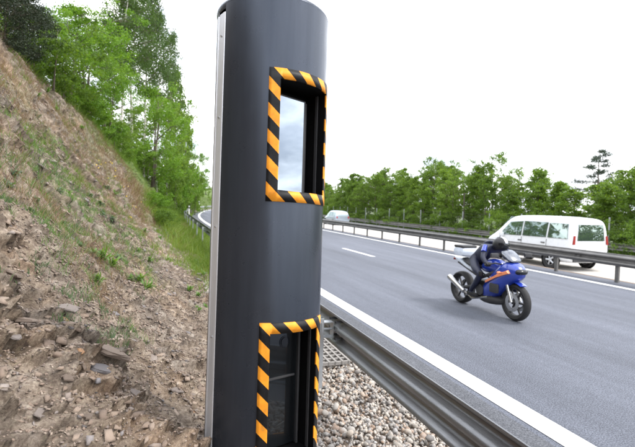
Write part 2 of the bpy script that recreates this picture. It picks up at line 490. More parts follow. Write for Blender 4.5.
M = dict(
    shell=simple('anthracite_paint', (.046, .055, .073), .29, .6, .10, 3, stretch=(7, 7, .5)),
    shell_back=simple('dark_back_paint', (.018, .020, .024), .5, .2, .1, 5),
    alu=simple('anodised_aluminium', (.72, .74, .78), .42, .6, .08, 7, .03, 200, stretch=(8, 8, .4)),
    black=simple('matt_black', (.003, .003, .0035), .7, 0, .2, 9, spec=.15),
    blackgloss=simple('black_lens_glass', (.006, .008, .012), .08, 0, .2, 9),
    tape=stripes('hazard_tape'),
    pane=pane_mat('window_glass', .36, (.62, .72, .84)),
    pane_low=pane_mat('dark_window_glass', .045, (.6, .75, .9)),
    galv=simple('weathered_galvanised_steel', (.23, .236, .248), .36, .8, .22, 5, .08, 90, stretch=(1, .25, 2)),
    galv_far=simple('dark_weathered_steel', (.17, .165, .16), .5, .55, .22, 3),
    galv_light=simple('pale_galvanised_steel', (.42, .44, .46), .45, .6, .15, 8),
    asphalt=asphalt('motorway_asphalt', (.030, .034, .047), (.205, .220, .262), 75),
    asphalt_dark=asphalt('shoulder_asphalt', (.026, .029, .036), (.15, .155, .172), 80),
    concrete=asphalt('pale_concrete_road', (.42, .40, .375), (.60, .57, .53), 60),
    paint=road_paint('white_road_paint'),
    soil=simple('dry_soil', (.17, .13, .10), .95, 0, .35, 6, .6, 60),
    field=simple('rough_grass_ground', (.07, .095, .035), .95, 0, .4, 2.5, .6, 20),
    hill=hill_mat('eroded_bank'),
    gravel=stony('mixed_gravel', [(.10, .09, .08), (.30, .27, .235), (.39, .365, .335), (.16, .15, .145), (.50, .45, .39), (.31, .22, .16), (.26, .25, .245), (.60, .575, .54)]),
    chips=stony('shale_chips', [(.05, .036, .028), (.16, .115, .088), (.23, .17, .13), (.12, .10, .09), (.27, .21, .165), (.40, .34, .28)]),
    rock=stony('bank_rock', [(.11, .082, .064), (.23, .175, .135), (.17, .16, .165), (.30, .24, .195)], .9, 1.0, 26),
    bed_rock=stony('bed_rock', [(.10, .072, .055), (.17, .125, .095), (.22, .165, .125), (.28, .22, .175)], .9, 1.0, 30),
    rock_rust=stony('rusty_rock', [(.30, .17, .09), (.36, .20, .10)], .9, .9, 22),
    bark=simple('grey_brown_bark', (.10, .080, .060), .9, 0, .35, 14, .8, 40, stretch=(1, 1, .3)),
    birch=simple('white_birch_bark', (.50, .47, .43), .8, 0, .45, 5, .4, 40, stretch=(1, 1, 2.5)),
    leaf=leafy('mid_green_leaves', [(.048, .092, .016), (.085, .155, .024), (.13, .22, .036), (.19, .29, .06)], .5),
    leaf_bright=leafy('bright_green_leaves', [(.06, .13, .012), (.10, .21, .018), (.15, .28, .03), (.20, .33, .045)], .38),
    leaf_dark=leafy('dark_evergreen_needles', [(.010, .018, .009), (.018, .030, .013), (.03, .045, .02)], .15),
    leaf_birch=leafy('birch_leaves', [(.035, .070, .020), (.058, .108, .028), (.085, .150, .040)], .42),
    needle_blue=leafy('blue_green_pine_needles', [(.030, .050, .034), (.045, .072, .048), (.06, .09, .062)], .15),
    weed=leafy('weed_leaves', [(.08, .16, .045), (.12, .22, .06), (.18, .28, .08)], .4),
    weed_blue=leafy('grey_green_weed_leaves', [(.07, .115, .065), (.10, .155, .085), (.14, .20, .11)], .35),
    grass=leafy('green_grass_blades', [(.06, .12, .018), (.10, .18, .025), (.16, .24, .04), (.22, .26, .07)], .4),
    dry=leafy('dry_grass_blades', [(.12, .075, .065), (.20, .13, .105), (.28, .22, .13), (.17, .10, .09), (.15, .16, .06)], .3, .8),
    yellow=simple('yellow_petals', (.75, .55, .03), .6, 0, .1, 9),
    white_car=simple('white_car_paint', (.74, .76, .79), .28, 0, .008, 2, coat=.6),
    silver_car=simple('silver_blue_car_paint', (.42, .48, .58), .3, .5, .05, 2, coat=.6),
    car_glass=pane_mat('car_glass', .30, (.75, .9, .85), (.02, .035, .028)),
    smoke=pane_mat('smoked_screen', .16, (.8, .85, .95), (.012, .016, .024)),
    tyre=simple('tyre_rubber', (.016, .016, .017), .8, 0, .2, 30, .3, 80),
    rim=simple('wheel_alloy', (.45, .46, .48), .35, .8, .08, 12),
    plastic=simple('dark_grey_plastic', (.03, .03, .032), .6, 0, .15, 14),
    red=simple('red_lamp_plastic', (.26, .015, .012), .3, 0, .1, 14, coat=.5),
    lamp=simple('clear_lamp_glass', (.75, .77, .8), .12, 0, .05, 14, coat=.8),
    blue_paint=simple('blue_fairing_paint', (.018, .045, .33), .25, .1, .08, 6, coat=.8),
    white_paint=simple('white_fairing_paint', (.62, .68, .78), .28, 0, .05, 6, coat=.6),
    orange_paint=simple('orange_stripe_paint', (.75, .26, .12), .35, 0, .1, 6),
    leather=simple('dark_blue_leathers', (.012, .016, .040), .5, 0, .25, 25, .4, 120),
    leather_blk=simple('black_leather', (.010, .010, .012), .45, 0, .25, 25, .4, 120),
    chrome=simple('brushed_steel', (.5, .5, .5), .25, .95, .06, 15),
    engine=simple('engine_casting', (.08, .08, .085), .45, .7, .2, 15, .3, 60),
    plate=simple('white_reflective_plate', (.72, .72, .7), .4, 0, .05, 15),
    wood=simple('dark_weathered_wood', (.06, .05, .04), .85, 0, .3, 6, .6, 30, stretch=(1, 1, .2)),
    cast=simple('cast_concrete', (.24, .225, .21), .85, 0, .15, 20, .5, 90),
)

# ------------------------------------------------------------------ alignment of road (bends right in the distance)
def shift(s):
    s = np.asarray(s, float)
    return np.where(s > 38, (s - 38) ** 2 / 660.0, 0.0)


def sgrid(s0, s1):
    g = [s0]
    while g[-1] < s1:
        g.append(min(g[-1] + (max(2.0, (g[-1] - 38) * .08) if g[-1] >= 38 else min(4, max(38 - g[-1], 1e-3))), s1))
    return np.array(g)


def ribbon(name, prof, s0, s1, mat, kind='structure', parent=None, smooth=False):
    """sweep an open cross-section [(x, z)...] along the road"""
    S = sgrid(s0, s1); k = len(prof)
    V = np.array([(x + float(shift(s)), s, z) for s in S for x, z in prof])
    Fc = np.array([(i * k + j, i * k + j + 1, (i + 1) * k + j + 1, (i + 1) * k + j) for i in range(len(S) - 1) for j in range(k - 1)])
    return link(name, new_mesh(name, V, Fc, smooth), mat, parent, kind=kind)


LOW = -.35
g = 1400
ground = link('ground', new_mesh('ground', [(-g, -g, -.60), (g, -g, -.60), (g, g, -.60), (-g, g, -.60)], [(0, 1, 2, 3)]), M['field'], kind='structure')
ribbon('verge_soil', [(-3.0, -.55), (-2.5, -.02), (12.0, -.02), (12.25, -.05), (12.5, LOW - .01), (20.6, LOW - .01), (21.2, -.42), (30, -.42), (30.5, -.58)], -60, 175, M['soil'])
ribbon('far_verge', [(20.35, LOW + .004), (21.0, -.36), (30, -.36), (30.4, -.57)], -60, 175, M['field'])
ribbon('road', [(2.25, -.012), (2.3, 0), (11.75, 0), (11.8, -.012)], -60, 175, M['asphalt'])
ribbon('hard_shoulder', [(2.31, .004), (2.92, .004)], -60, 175, M['asphalt_dark'])
ribbon('opposite_road', [(12.45, LOW), (20.3, LOW)], -60, 175, M['concrete'])


def marking(x0, x1, s0, s1, z=.005, name='road_marking'):
    return ribbon(name, [(x0, z), (x1, z)], s0, s1, M['paint'])


marking(2.99, 3.24, -60, 175, .006)
marking(10.68, 10.90, -60, 175)
for k in range(-3, 12):
    marking(7.10, 7.26, 14.9 + 13 * k, 17.95 + 13 * k)
marking(12.85, 13.03, -60, 175, LOW + .005)
marking(19.7, 19.9, -60, 175, LOW + .005)
for k in range(-3, 12):
    marking(16.3, 16.45, 9 + 13 * k, 12 + 13 * k, LOW + .005)

# ------------------------------------------------------------------ eroded bank on the left
PX = np.array([1.15, .75, .3, -.3, -.9, -1.5, -2.4, -3.44, -5.0, -9.0, -18.0])
PZ = np.array([-.03, .05, .22, .60, 1.15, 1.85, 3.35, 5.10, 6.0, 7.6, 10.5])
PL = np.concatenate([[0], np.cumsum(np.hypot(np.diff(PX), np.diff(PZ)))])
T_CREST = PL[7]
XC_S = np.array([0, 12, 16, 20, 28, 40, 60, 110, 170]); XC_X = np.array([-3.44, -3.44, -3.0, -2.5, -1.9, -1.25, -.9, -1.0, -1.2])


def hill_base(s, t):
    """smooth surface, without relief"""
    x = np.interp(t, PL, PX); z = np.interp(t, PL, PZ)
    xc = np.interp(s, XC_S, XC_X)
    k = (1.15 - xc) / (1.15 + 3.44)
    zc = 1.85 + .95 * -xc
    kz = zc / 5.10
    return 1.15 - (1.15 - x) * k + shift(s), z * kz


def pix_hill(px, py):
    """where the line of sight through a pixel first meets the bank -> (s, t)"""
    v = ray(px, py)
    k = np.linspace(.8, 60, 3000)
    pts = EYE + v[None] * k[:, None]
    tt = np.linspace(0, PL[-1], 600)
    for i in range(0, 3000, 4):
        x, z = hill_base(np.full_like(tt, pts[i, 1]), tt)
        zz = np.interp(pts[i, 0], x[::-1], z[::-1])
        if pts[i, 2] <= zz and pts[i, 0] < x[0]:
            t = np.interp(pts[i, 0], x[::-1], tt[::-1])
            return float(pts[i, 1]), float(t)
    return None


def ledge(pts):
    q = sorted(x for x in (pix_hill(*p) for p in pts) if x)
    return np.array([a for a, b in q]), np.array([b for a, b in q])


# the vegetated mat breaks off along the first line; rock ribs crop out along the others
LEDGES = [(ledge([(0, 222), (30, 238), (60, 262), (85, 283), (110, 298), (140, 322), (170, 343), (205, 370)]), .085, .9, .10),
          (ledge([(0, 62), (30, 102), (60, 145), (75, 162), (110, 192), (140, 228)]), .13, .45, .08),
          (ledge([(0, 118), (25, 150), (50, 178), (80, 205), (100, 222)]), .08, .35, .08),
          (ledge([(100, 132), (130, 168), (165, 215), (192, 252)]), .14, .5, .10)]


def ledges(s, t):
    d = 0
    for i, ((ls, lt), amp, dec, wr) in enumerate(LEDGES):
        T = np.interp(s, ls, lt) + wr * fbm(s * 1.3 + 7 * i, t * .5, 0, 4, 401 + i) + .03 * fbm(s * 7, t * 3, 0, 3, 421 + i)
        u = t - T
        fade = np.clip((s - ls[0] + 1.2) / .8, 0, 1) * np.clip((ls[-1] + 2 - s) / 1.5, 0, 1) * np.clip(.75 + .7 * fbm(s * 1.1 + 31 * i, 0, 0, 2, 441 + i), .1, 1.2)
        d = d + amp * fade * np.where(u > 0, np.clip(u / .03, 0, 1) * np.exp(-u / dec), -.3 * np.exp(np.minimum(u, 0) / .12))
    return d


def relief(s, t):
    s, t = np.broadcast_arrays(np.asarray(s, float), np.asarray(t, float))
    far = np.clip(1 - (t - T_CREST) / 1.5, .3, 1)
    toe = np.clip(t / .35, 0, 1)
    d = .11 * fbm(s * .75, t * .75, 0, 4, 3) + .035 * fbm(s * 3.1, t * 3.1, 0, 4, 9)
    wrp = fbm(s * .8, t * .8, 0, 4, 21)
    q = (t * 1.0 + .42 * s + .33 * wrp) / .29
    saw = q - np.floor(q)
    mask = np.clip(fbm(s * .9 + 5, t * .9, 0, 3, 33) * 1.6 + .42, 0, 1)
    d = d + mask * .085 * np.clip((1 - saw) ** 1.6 - .25, -.3, 1) * (1 + .6 * fbm(s * 5, t * 5, 0, 3, 41))
    q2 = (t * .55 - .5 * s + .22 * fbm(s * 2, t * 2, 0, 3, 55)) / .16
    saw2 = q2 - np.floor(q2)
    m2 = np.clip(fbm(s * 1.7, t * 1.7 + 9, 0, 3, 71) * 2.0, 0, 1)
    d = d + m2 * .042 * (1 - saw2) ** 2
    d = d + .020 * fbm(s * 7, t * 7, 0, 3, 95) + .013 * fbm(s * 15, t * 15, 0, 3, 91)
    # thin beds that break out of the bare lower face
    TA = np.interp(s, *LEDGES[0][0])
    low = np.clip((TA - t) / .15, 0, 1) * np.clip((9 - s) / 3, 0, 1)
    w3 = fbm(s * 1.5, t * 2.2, 0, 4, 161)
    q3 = (t * .95 + .30 * s + .16 * w3) / .125
    k3 = np.floor(q3); f3 = q3 - k3
    br = vnoise(s * 3.2 + k3 * 7.7, k3 * 3.1, 0, 171)            # every bed is broken off at its own places
    d = d + low * (.050 * np.clip(br * 1.6 + .35, 0, 1) * (1 - f3) ** .8 + .018 * br)
    q4 = (t + .22 * s + .1 * fbm(s * 3, t * 3, 0, 3, 181)) / .045
    k4 = np.floor(q4); d = d + low * .014 * vnoise(s * 8 + k4 * 5.1, k4 * 2.3, 0, 191) * (1.2 - (q4 - k4))
    # grooves that run down with the beds
    gq = np.abs(fbm(s * .5 + 3, t * 1.6, 0, 3, 83))
    d = d - .07 * np.clip(1 - gq / .10, 0, 1) * np.clip((t - 1.5), 0, 1)
    return (d + ledges(s, t)) * far * toe


def hill_point(s, t):
    s = np.asarray(s, float); t = np.asarray(t, float)
    x, z = hill_base(s, t)
    e = .05
    x2, z2 = hill_base(s, t + e); x1, z1 = hill_base(s, np.maximum(t - e, 0))
    tx, tz = x2 - x1, z2 - z1
    l = np.hypot(tx, tz) + 1e-9
    nx, nz = tz / l, -tx / l
    d = relief(s, t)
    return np.stack([x + nx * d, s, z + nz * d], -1), np.stack([nx, np.zeros_like(nx), nz], -1)


def cover_at(s, t):
    n = fbm(s * .45 + 2, t * .6, 0, 4, 101)
    up = np.clip((t - 3.2) / 4, 0, 1)
    dist = np.clip((s - 13) / 14, 0, 1.3)
    lowgreen = np.clip((s - 20) / 10, 0, 1)
    return np.clip(.9 * dist + .28 * up + .38 * n - .12 + .4 * lowgreen + np.where(t > T_CREST + .2, .8, 0), 0, 1) * np.clip(t / .3, .2, 1)


sg = [.3]
while sg[-1] < 175:
    sg.append(sg[-1] + max(.015, .0078 * sg[-1]))
sg = np.array([-25, -18, -12, -8, -5, -3, -2, -1, -.5, -.2, 0, .15] + sg)
tg = [0.0]
while tg[-1] < PL[-1]:
    a = tg[-1]
    tg.append(a + (.016 if a < 2.4 else .026 if a < 3.2 else .036 if a < T_CREST + .4 else .5))
tg = np.array(tg)
SS, TT = np.meshgrid(sg, tg, indexing='ij')
P, _n = hill_point(SS, TT)
ns, ntt = SS.shape
idx = np.arange(ns * ntt).reshape(ns, ntt)
Fq = np.stack([idx[:-1, :-1], idx[1:, :-1], idx[1:, 1:], idx[:-1, 1:]], -1).reshape(-1, 4)
hm = new_mesh('hillside', P.reshape(-1, 3), Fq, True)
at = hm.attributes.new('cover', 'FLOAT', 'POINT')
at.data.foreach_set('value', cover_at(SS, TT).ravel())
hill = link('hillside', hm, M['hill'], kind='structure')


def pix_hill(px, py):
    """where the line of sight through a pixel first meets the bank -> (s, t)"""
    v = ray(px, py)
    k = np.linspace(.8, 60, 3000)
    pts = EYE + v[None] * k[:, None]
    tt = np.linspace(0, PL[-1], 600)
    for i in range(0, 3000, 4):
        x, z = hill_base(np.full_like(tt, pts[i, 1]), tt)
        zz = np.interp(pts[i, 0], x[::-1], z[::-1])
        if pts[i, 2] <= zz and pts[i, 0] < x[0]:
            t = np.interp(pts[i, 0], x[::-1], tt[::-1])
            return float(pts[i, 1]), float(t)
    return None


def frame_from_normal(n, spin):
    n = Vector(n).normalized()
    q = n.to_track_quat('Z', 'Y')
    return (q.to_matrix() @ Matrix.Rotation(spin, 3, 'Z'))


# ---- rock slabs breaking out of the bank (parts of the hillside)
def slab_mesh(seed, name='rock_slab'):
    rg = np.random.default_rng(seed)
    n = 9
    a = np.sort(rg.uniform(0, 2 * pi, n) * .35 + np.linspace(0, 2 * pi, n, endpoint=False))
    r = rg.uniform(.62, 1.0, n)
    asp = rg.uniform(.5, .75)
    rings = []
    for z, sc in ((-.30, .88), (-.12, 1.0), (.10, .97), (.2, .82)):
        jit = rg.normal(0, .035, (n, 2))
        rings.append([(r[i] * sc * cos(a[i]) + jit[i, 0], r[i] * sc * asp * sin(a[i]) + jit[i, 1], z * rg.uniform(.85, 1.15)) for i in range(n)])
    b = MB().loft(rings)
    return b.mesh(name, False)


slabs = [slab_mesh(i) for i in range(8)]
for s_ in slabs:
    s_.materials.append(M['rock'])
slabs_rust = slabs[1].copy(); slabs_rust.materials.clear(); slabs_rust.materials.append(M['rock_rust'])


def put_rock(px, py, size, flat=.35, spin=None, me=None, st=None, name='rock_slab', sink=.0):
    q = st if st is not None else pix_hill(px, py)
    if q is None:
        return
    s, t = q
    p, n = hill_point(s, t)
    nn = Vector(n) * .75 + Vector((0, 0, .55)) + Vector(rng.normal(0, .16, 3))
    Rm = frame_from_normal(nn, rng.uniform(0, 6.28) if spin is None else spin)
    o = link(name, me or slabs[int(rng.integers(8))], None, hill)
    o.location = Vector(p) + Vector(n) * sink
    o.rotation_euler = Rm.to_euler()
    o.scale = (size, size, size * flat * 2)


for (x, y, w) in [(12, 272, 30), (38, 262, 22), (18, 322, 34), (6, 350, 24), (88, 378, 44), (74, 360, 26), (60, 318, 26), (84, 392, 38), (95, 330, 20),
                  (128, 352, 18), (150, 368, 20), (180, 375, 22), (172, 402, 16), (45, 405, 22), (30, 430, 26), (120, 425, 20), (160, 430, 22), (195, 395, 18),
                  (8, 105, 18), (22, 128, 18), (40, 150, 16), (52, 160, 22), (62, 172, 14), (70, 152, 12), (80, 165, 12), (92, 182, 12), (105, 186, 10), (118, 195, 10),
                  (30, 172, 12), (14, 148, 12), (46, 216, 12), (125, 215, 9), (140, 225, 8), (160, 252, 9), (110, 252, 8), (70, 240, 10), (178, 262, 7), (165, 300, 9),
                  (150, 318, 11), (190, 330, 11), (140, 300, 9), (120, 312, 12), (25, 295, 14), (50, 345, 16), (105, 400, 16), (70, 440, 18), (200, 355, 12), (182, 345, 10)]:
    q = pix_hill(x, y)
    if q:
        dpt = project(hill_point(*q)[0])[2]
        put_rock(x, y, w * dpt / F * .55, .22, st=q)
for (x, y, w) in [(62, 325, 12), (54, 382, 16), (190, 418, 22), (12, 158, 9), (198, 408, 14)]:
    q = pix_hill(x, y)
    if q:
        dpt = project(hill_point(*q)[0])[2]
        put_rock(x, y, w * dpt / F * .5, .25, st=q, me=slabs_rust)
for k in range(190):            # loose stones lying on the bank
    x, y = rng.uniform(0, 206), rng.uniform(90, 446)
    if y < x * 1.0 + 48:
        continue
    q = pix_hill(x, y)
    if q and q[0] < 14:
        dpt = project(hill_point(*q)[0])[2]
        put_rock(x, y, rng.uniform(3.2, 7.5) * dpt / F * .5, .35, st=q, name='stone', sink=.004)


# ---- scattered small pieces: one joined mesh each
import bmesh as _bm
def ico(sub):
    b = _bm.new(); _bm.ops.create_icosphere(b, subdivisions=sub, radius=1)
    V = np.array([v.co[:] for v in b.verts]); Fc = np.array([[v.index for v in f.verts] for f in b.faces]); b.free()
    return V, Fc


def rand_rot(n):
    q = rng.normal(size=(n, 4)); q /= np.linalg.norm(q, axis=1, keepdims=True)
    w, x, y, z = q.T
    return np.stack([np.stack([1 - 2 * (y * y + z * z), 2 * (x * y - z * w), 2 * (x * z + y * w)], -1),
                     np.stack([2 * (x * y + z * w), 1 - 2 * (x * x + z * z), 2 * (y * z - x * w)], -1),
                     np.stack([2 * (x * z - y * w), 2 * (y * z + x * w), 1 - 2 * (x * x + y * y)], -1)], 1)


def scatter(name, pos, size, squash, V0, F0, mat, noise_amp=.18, kind='stuff', parent=None, smooth=False):
    n = len(pos); k = len(V0)
    sc = np.stack([size * rng.uniform(.75, 1.25, n), size * rng.uniform(.6, 1.0, n), size * rng.uniform(*squash, n)], -1)
    V = V0[None] * (1 + rng.normal(0, noise_amp, (n, k, 1)))
    V = V * sc[:, None, :]
    V = np.einsum('nij,nkj->nki', rand_rot(n), V) + pos[:, None, :]
    Fc = (F0[None] + (np.arange(n) * k)[:, None, None]).reshape(-1, F0.shape[1])
    return link(name, new_mesh(name, V.reshape(-1, 3), Fc, smooth), mat, parent, kind=kind)


V1, F1 = ico(1)
octa = np.array([[1, 0, 0], [-1, 0, 0], [0, 1, 0], [0, -1, 0], [.55, .3, 1], [-.5, .35, 1], [-.1, -.6, 1], [.5, .1, -1], [-.5, 0, -1]], float)
_b = _bm.new()
for q_ in octa:
    _b.verts.new(q_)
_bm.ops.convex_hull(_b, input=_b.verts[:]); _b.verts.index_update()
Fo = np.array([[v_.index for v_ in f_.verts] for f_ in _b.faces if len(f_.verts) == 3]); _b.free()


def shards(name, s, t, size, mat, ang=(-28, 26), asp=(.28, .6), thick=(.14, .34), sink=.2, tilt=.35):
    """flat splinters lying roughly along the beds"""
    n = len(s); p, nn = hill_point(s, t)
    e1 = np.stack([np.zeros(n), np.ones(n), np.zeros(n)], -1)
    e2 = np.cross(nn, e1); e2 /= np.linalg.norm(e2, axis=1, keepdims=True)
    a = np.radians(rng.normal(ang[0], ang[1], n))[:, None]
    u = e1 * np.cos(a) + e2 * np.sin(a)
    nz_ = nn + rng.normal(0, tilt, (n, 3)); nz_ -= u * (nz_ * u).sum(1, keepdims=True); nz_ /= np.linalg.norm(nz_, axis=1, keepdims=True)
    w = np.cross(nz_, u)
    k = len(octa)
    loc_ = octa[None] * (1 + rng.normal(0, .16, (n, k, 1))) * np.stack([size, size * rng.uniform(*asp, n), size * rng.uniform(*thick, n)], -1)[:, None, :]
    V = loc_[..., 0:1] * u[:, None] + loc_[..., 1:2] * w[:, None] + loc_[..., 2:3] * nz_[:, None] + (p + nn * (size * sink)[:, None])[:, None]
    Fc = (Fo[None] + (np.arange(n) * k)[:, None, None]).reshape(-1, 3)
    return link(name, new_mesh(name, V.reshape(-1, 3), Fc), mat, kind='stuff')


n = 80000
s = .9 + 10.5 * rng.random(n) ** 1.6; t = rng.uniform(.05, 5.8, n)
keep = (fbm(s * 1.6, t * 1.6, 0, 3, 131) > -.45) & ((t < 3.2) | (rng.random(n) < .35))
s, t = s[keep], t[keep]
sz = np.clip(np.exp(rng.normal(math.log(.0115), .42, len(s))), .003, .03) * (.7 + s * .08)
shards('shale_debris', s, t, sz, M['chips'])
n = 2600        # layered splinters of the bare lower face
s = 1.0 + 5.5 * rng.random(n) ** 1.2; t = rng.uniform(.1, 3.6, n)
keep = (t < np.interp(s, *LEDGES[0][0]) - .02) & (fbm(s * 2.2, t * 2.2, 0, 3, 151) > -.15)
s, t = s[keep], t[keep]
shards('layered_rock', s, t, np.clip(np.exp(rng.normal(math.log(.050), .45, len(s))), .015, .14), M['bed_rock'], ang=(-18, 12), asp=(.26, .5), thick=(.10, .2), sink=-.14, tilt=.12)
n = 1500
s = 1.0 + 13 * rng.random(n) ** 1.5; t = rng.uniform(.1, 5.6, n)
keep = fbm(s * .9, t * 1.2, 0, 3, 141) > .0
s, t = s[keep], t[keep]
shards('rock_splinters', s, t, np.clip(np.exp(rng.normal(math.log(.032), .38, len(s))), .01, .06) * (.6 + s * .09), M['rock'], thick=(.2, .4), sink=.05)

# gravel beside the crash barrier
V2, F2 = ico(1)
n = 21000
y = .8 + 9.5 * rng.random(n) ** 1.35; x = rng.uniform(.75, 2.3, n)
base = hill_base(y, np.clip((1.15 - x) / .4 * .38, 0, 2))[1]
lay = np.maximum(base, -.015)
near = (1.0 + y * .06)
sz = rng.uniform(.010, .023, n) * np.where(rng.random(n) < .12, rng.uniform(1.3, 1.9, n), 1)
scatter('gravel', np.stack([x, y, lay + sz * .25 + rng.uniform(0, .02, n)], -1), sz, (.6, .95), V2, F2, M['gravel'], .23)
V3, F3 = ico(2)
for k in range(40):
    y = rng.uniform(2.4, 6.5); x = rng.uniform(1.15, 2.0)
    if k < 8:
        st_me = new_mesh('stone', V3 * (1 + .10 * fbm(V3[:, 0] * 1.5 + k * 9, V3[:, 1] * 1.5, V3[:, 2] * 1.5, 3)[:, None] + .07 * fbm(V3[:, 0] * 4 + k * 9, V3[:, 1] * 4, V3[:, 2] * 4, 2)[:, None]) * np.array([1, .78, .6]), F3, False)
        st_me.materials.append(M['gravel'])
        if k == 0:
            stones = []
        stones.append(st_me)
    o = link('stone', stones[k % 8])
    r = rng.uniform(.026, .040)
    o.location = (x, y, .045 + r * .2); o.scale = (r, r, r); o.rotation_euler = tuple(rng.uniform(-.5, .5, 2)) + (rng.uniform(0, 6.28),)
    tag(o, 'larger rounded stone lying on the gravel strip behind the near crash barrier', 'stone', 'larger stones on the gravel strip')

# ------------------------------------------------------------------ speed camera column
CX, CY, RR, TOPZ = .562, 2.629, .3285, 2.93
ca = math.atan2(CX, CY)
cvec = np.array([-sin(ca), -cos(ca), 0]); rvec = np.array([cos(ca), -sin(ca), 0])


def cyl(a, z, r=RR):
    """point on the column: a degrees from the side that faces the road verge, z metres"""
    a = rad(a)
    return cvec * (r * cos(a)) + rvec * (r * sin(a)) + np.array([0, 0, z])


column = thing('speed_camera', 'tall dark grey cylindrical speed camera column with two striped windows beside the motorway', 'speed camera', (CX, CY, 0))
LEAN, PIV = rad(3.2), 1.85
Rl = Matrix.Rotation(rad(-.3), 4, Vector(cvec)) @ Matrix.Rotation(-LEAN, 4, Vector(rvec))
_top = Rl @ Vector((0, 0, 1))
if _top @ Vector(cvec) > 0:
    Rl = Matrix.Rotation(rad(-.3), 4, Vector(cvec)) @ Matrix.Rotation(LEAN, 4, Vector(rvec))
_off = Rl @ Vector((0, 0, PIV))
column.rotation_euler = Rl.to_euler()
column.location = (CX - _off.x, CY - _off.y, PIV - _off.z)
WIN = [dict(a0=-2.2, a1=81, i0=8.4, i1=71.5, z0=1.841, z1=2.542, b=.056, d=.16, pane='pane'),
       dict(a0=-4.2, a1=74, i0=5.6, i1=63.5, z0=.40, z1=1.208, b=.056, d=.15, pane='pane_low')]


def arc_panel(a0, a1, z0, z1, r, holes=(), step=3.0, zstep=.25, th=0.0):
    A = set(np.linspace(a0, a1, max(2, int((a1 - a0) / step) + 1)).round(4)); Z = set(np.linspace(z0, z1, max(2, int((z1 - z0) / zstep) + 1)).round(4))
    for h in holes:
        A |= {h[0], h[1]}; Z |= {h[2], h[3]}
    A = sorted(A); Z = sorted(Z)
    V = [cyl(a, z, r) for a in A for z in Z]; k = len(Z); Fc = []
    for i in range(len(A) - 1):
        for j in range(k - 1):
            am, zm = (A[i] + A[i + 1]) / 2, (Z[j] + Z[j + 1]) / 2
            if any(h[0] < am < h[1] and h[2] < zm < h[3] for h in holes):
                continue
            Fc.append((i * k + j, (i + 1) * k + j, (i + 1) * k + j + 1, i * k + j + 1))
    uv = [(rad(a) * r, z) for a in A for z in Z]
    return V, Fc, uv


def clean(me):
    bm = _bm.new(); bm.from_mesh(me)
    loose = [v for v in bm.verts if not v.link_faces]
    _bm.ops.delete(bm, geom=loose, context='VERTS'); bm.to_mesh(me); bm.free()


V, Fc, uv = arc_panel(-52, 150, 0, TOPZ, RR, [(w['i0'], w['i1'], w['z0'] + w['b'], w['z1'] - w['b']) for w in WIN])
me = new_mesh('shell', V, Fc, True); clean(me)
link('shell', me, M['shell'], column)
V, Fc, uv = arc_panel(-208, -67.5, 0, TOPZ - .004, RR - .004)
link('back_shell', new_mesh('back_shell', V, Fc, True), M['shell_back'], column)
# rounded joint between shells and the aluminium profile
b = MB()
prof = [(-69.5, RR - .004), (-69.3, RR + .003), (-66.5, RR + .0035), (-66.0, RR - .001), (-63.0, RR - .001), (-62.5, RR + .0035), (-54.0, RR + .004), (-52.5, RR + .003), (-51.5, RR - .003)]
V = [cyl(a, z, r) for z in (0, TOPZ - .075, TOPZ - .055) for a, r in prof]; k = len(prof)
b.add(V, [(i * k + j, i * k + j + 1, (i + 1) * k + j + 1, (i + 1) * k + j) for i in range(2) for j in range(k - 1)] + [tuple(range(2 * k, 3 * k))])
b.obj('trim_strip', M['alu'], column)
b = MB()
b.lathe([(RR - .006, TOPZ - .03), (RR + .0015, TOPZ - .006), (RR - .002, TOPZ + .006), (RR - .02, TOPZ + .022), (RR - .12, TOPZ + .04), (.001, TOPZ + .045)], axis='z', n=72)
b.obj('top_cap', M['shell'], column, True)
b = MB(); b.lathe([(RR + .03, 0), (RR + .03, .06), (RR + .004, .08)], axis='z', n=48)
b.obj('base_ring', M['shell_back'], column, True)
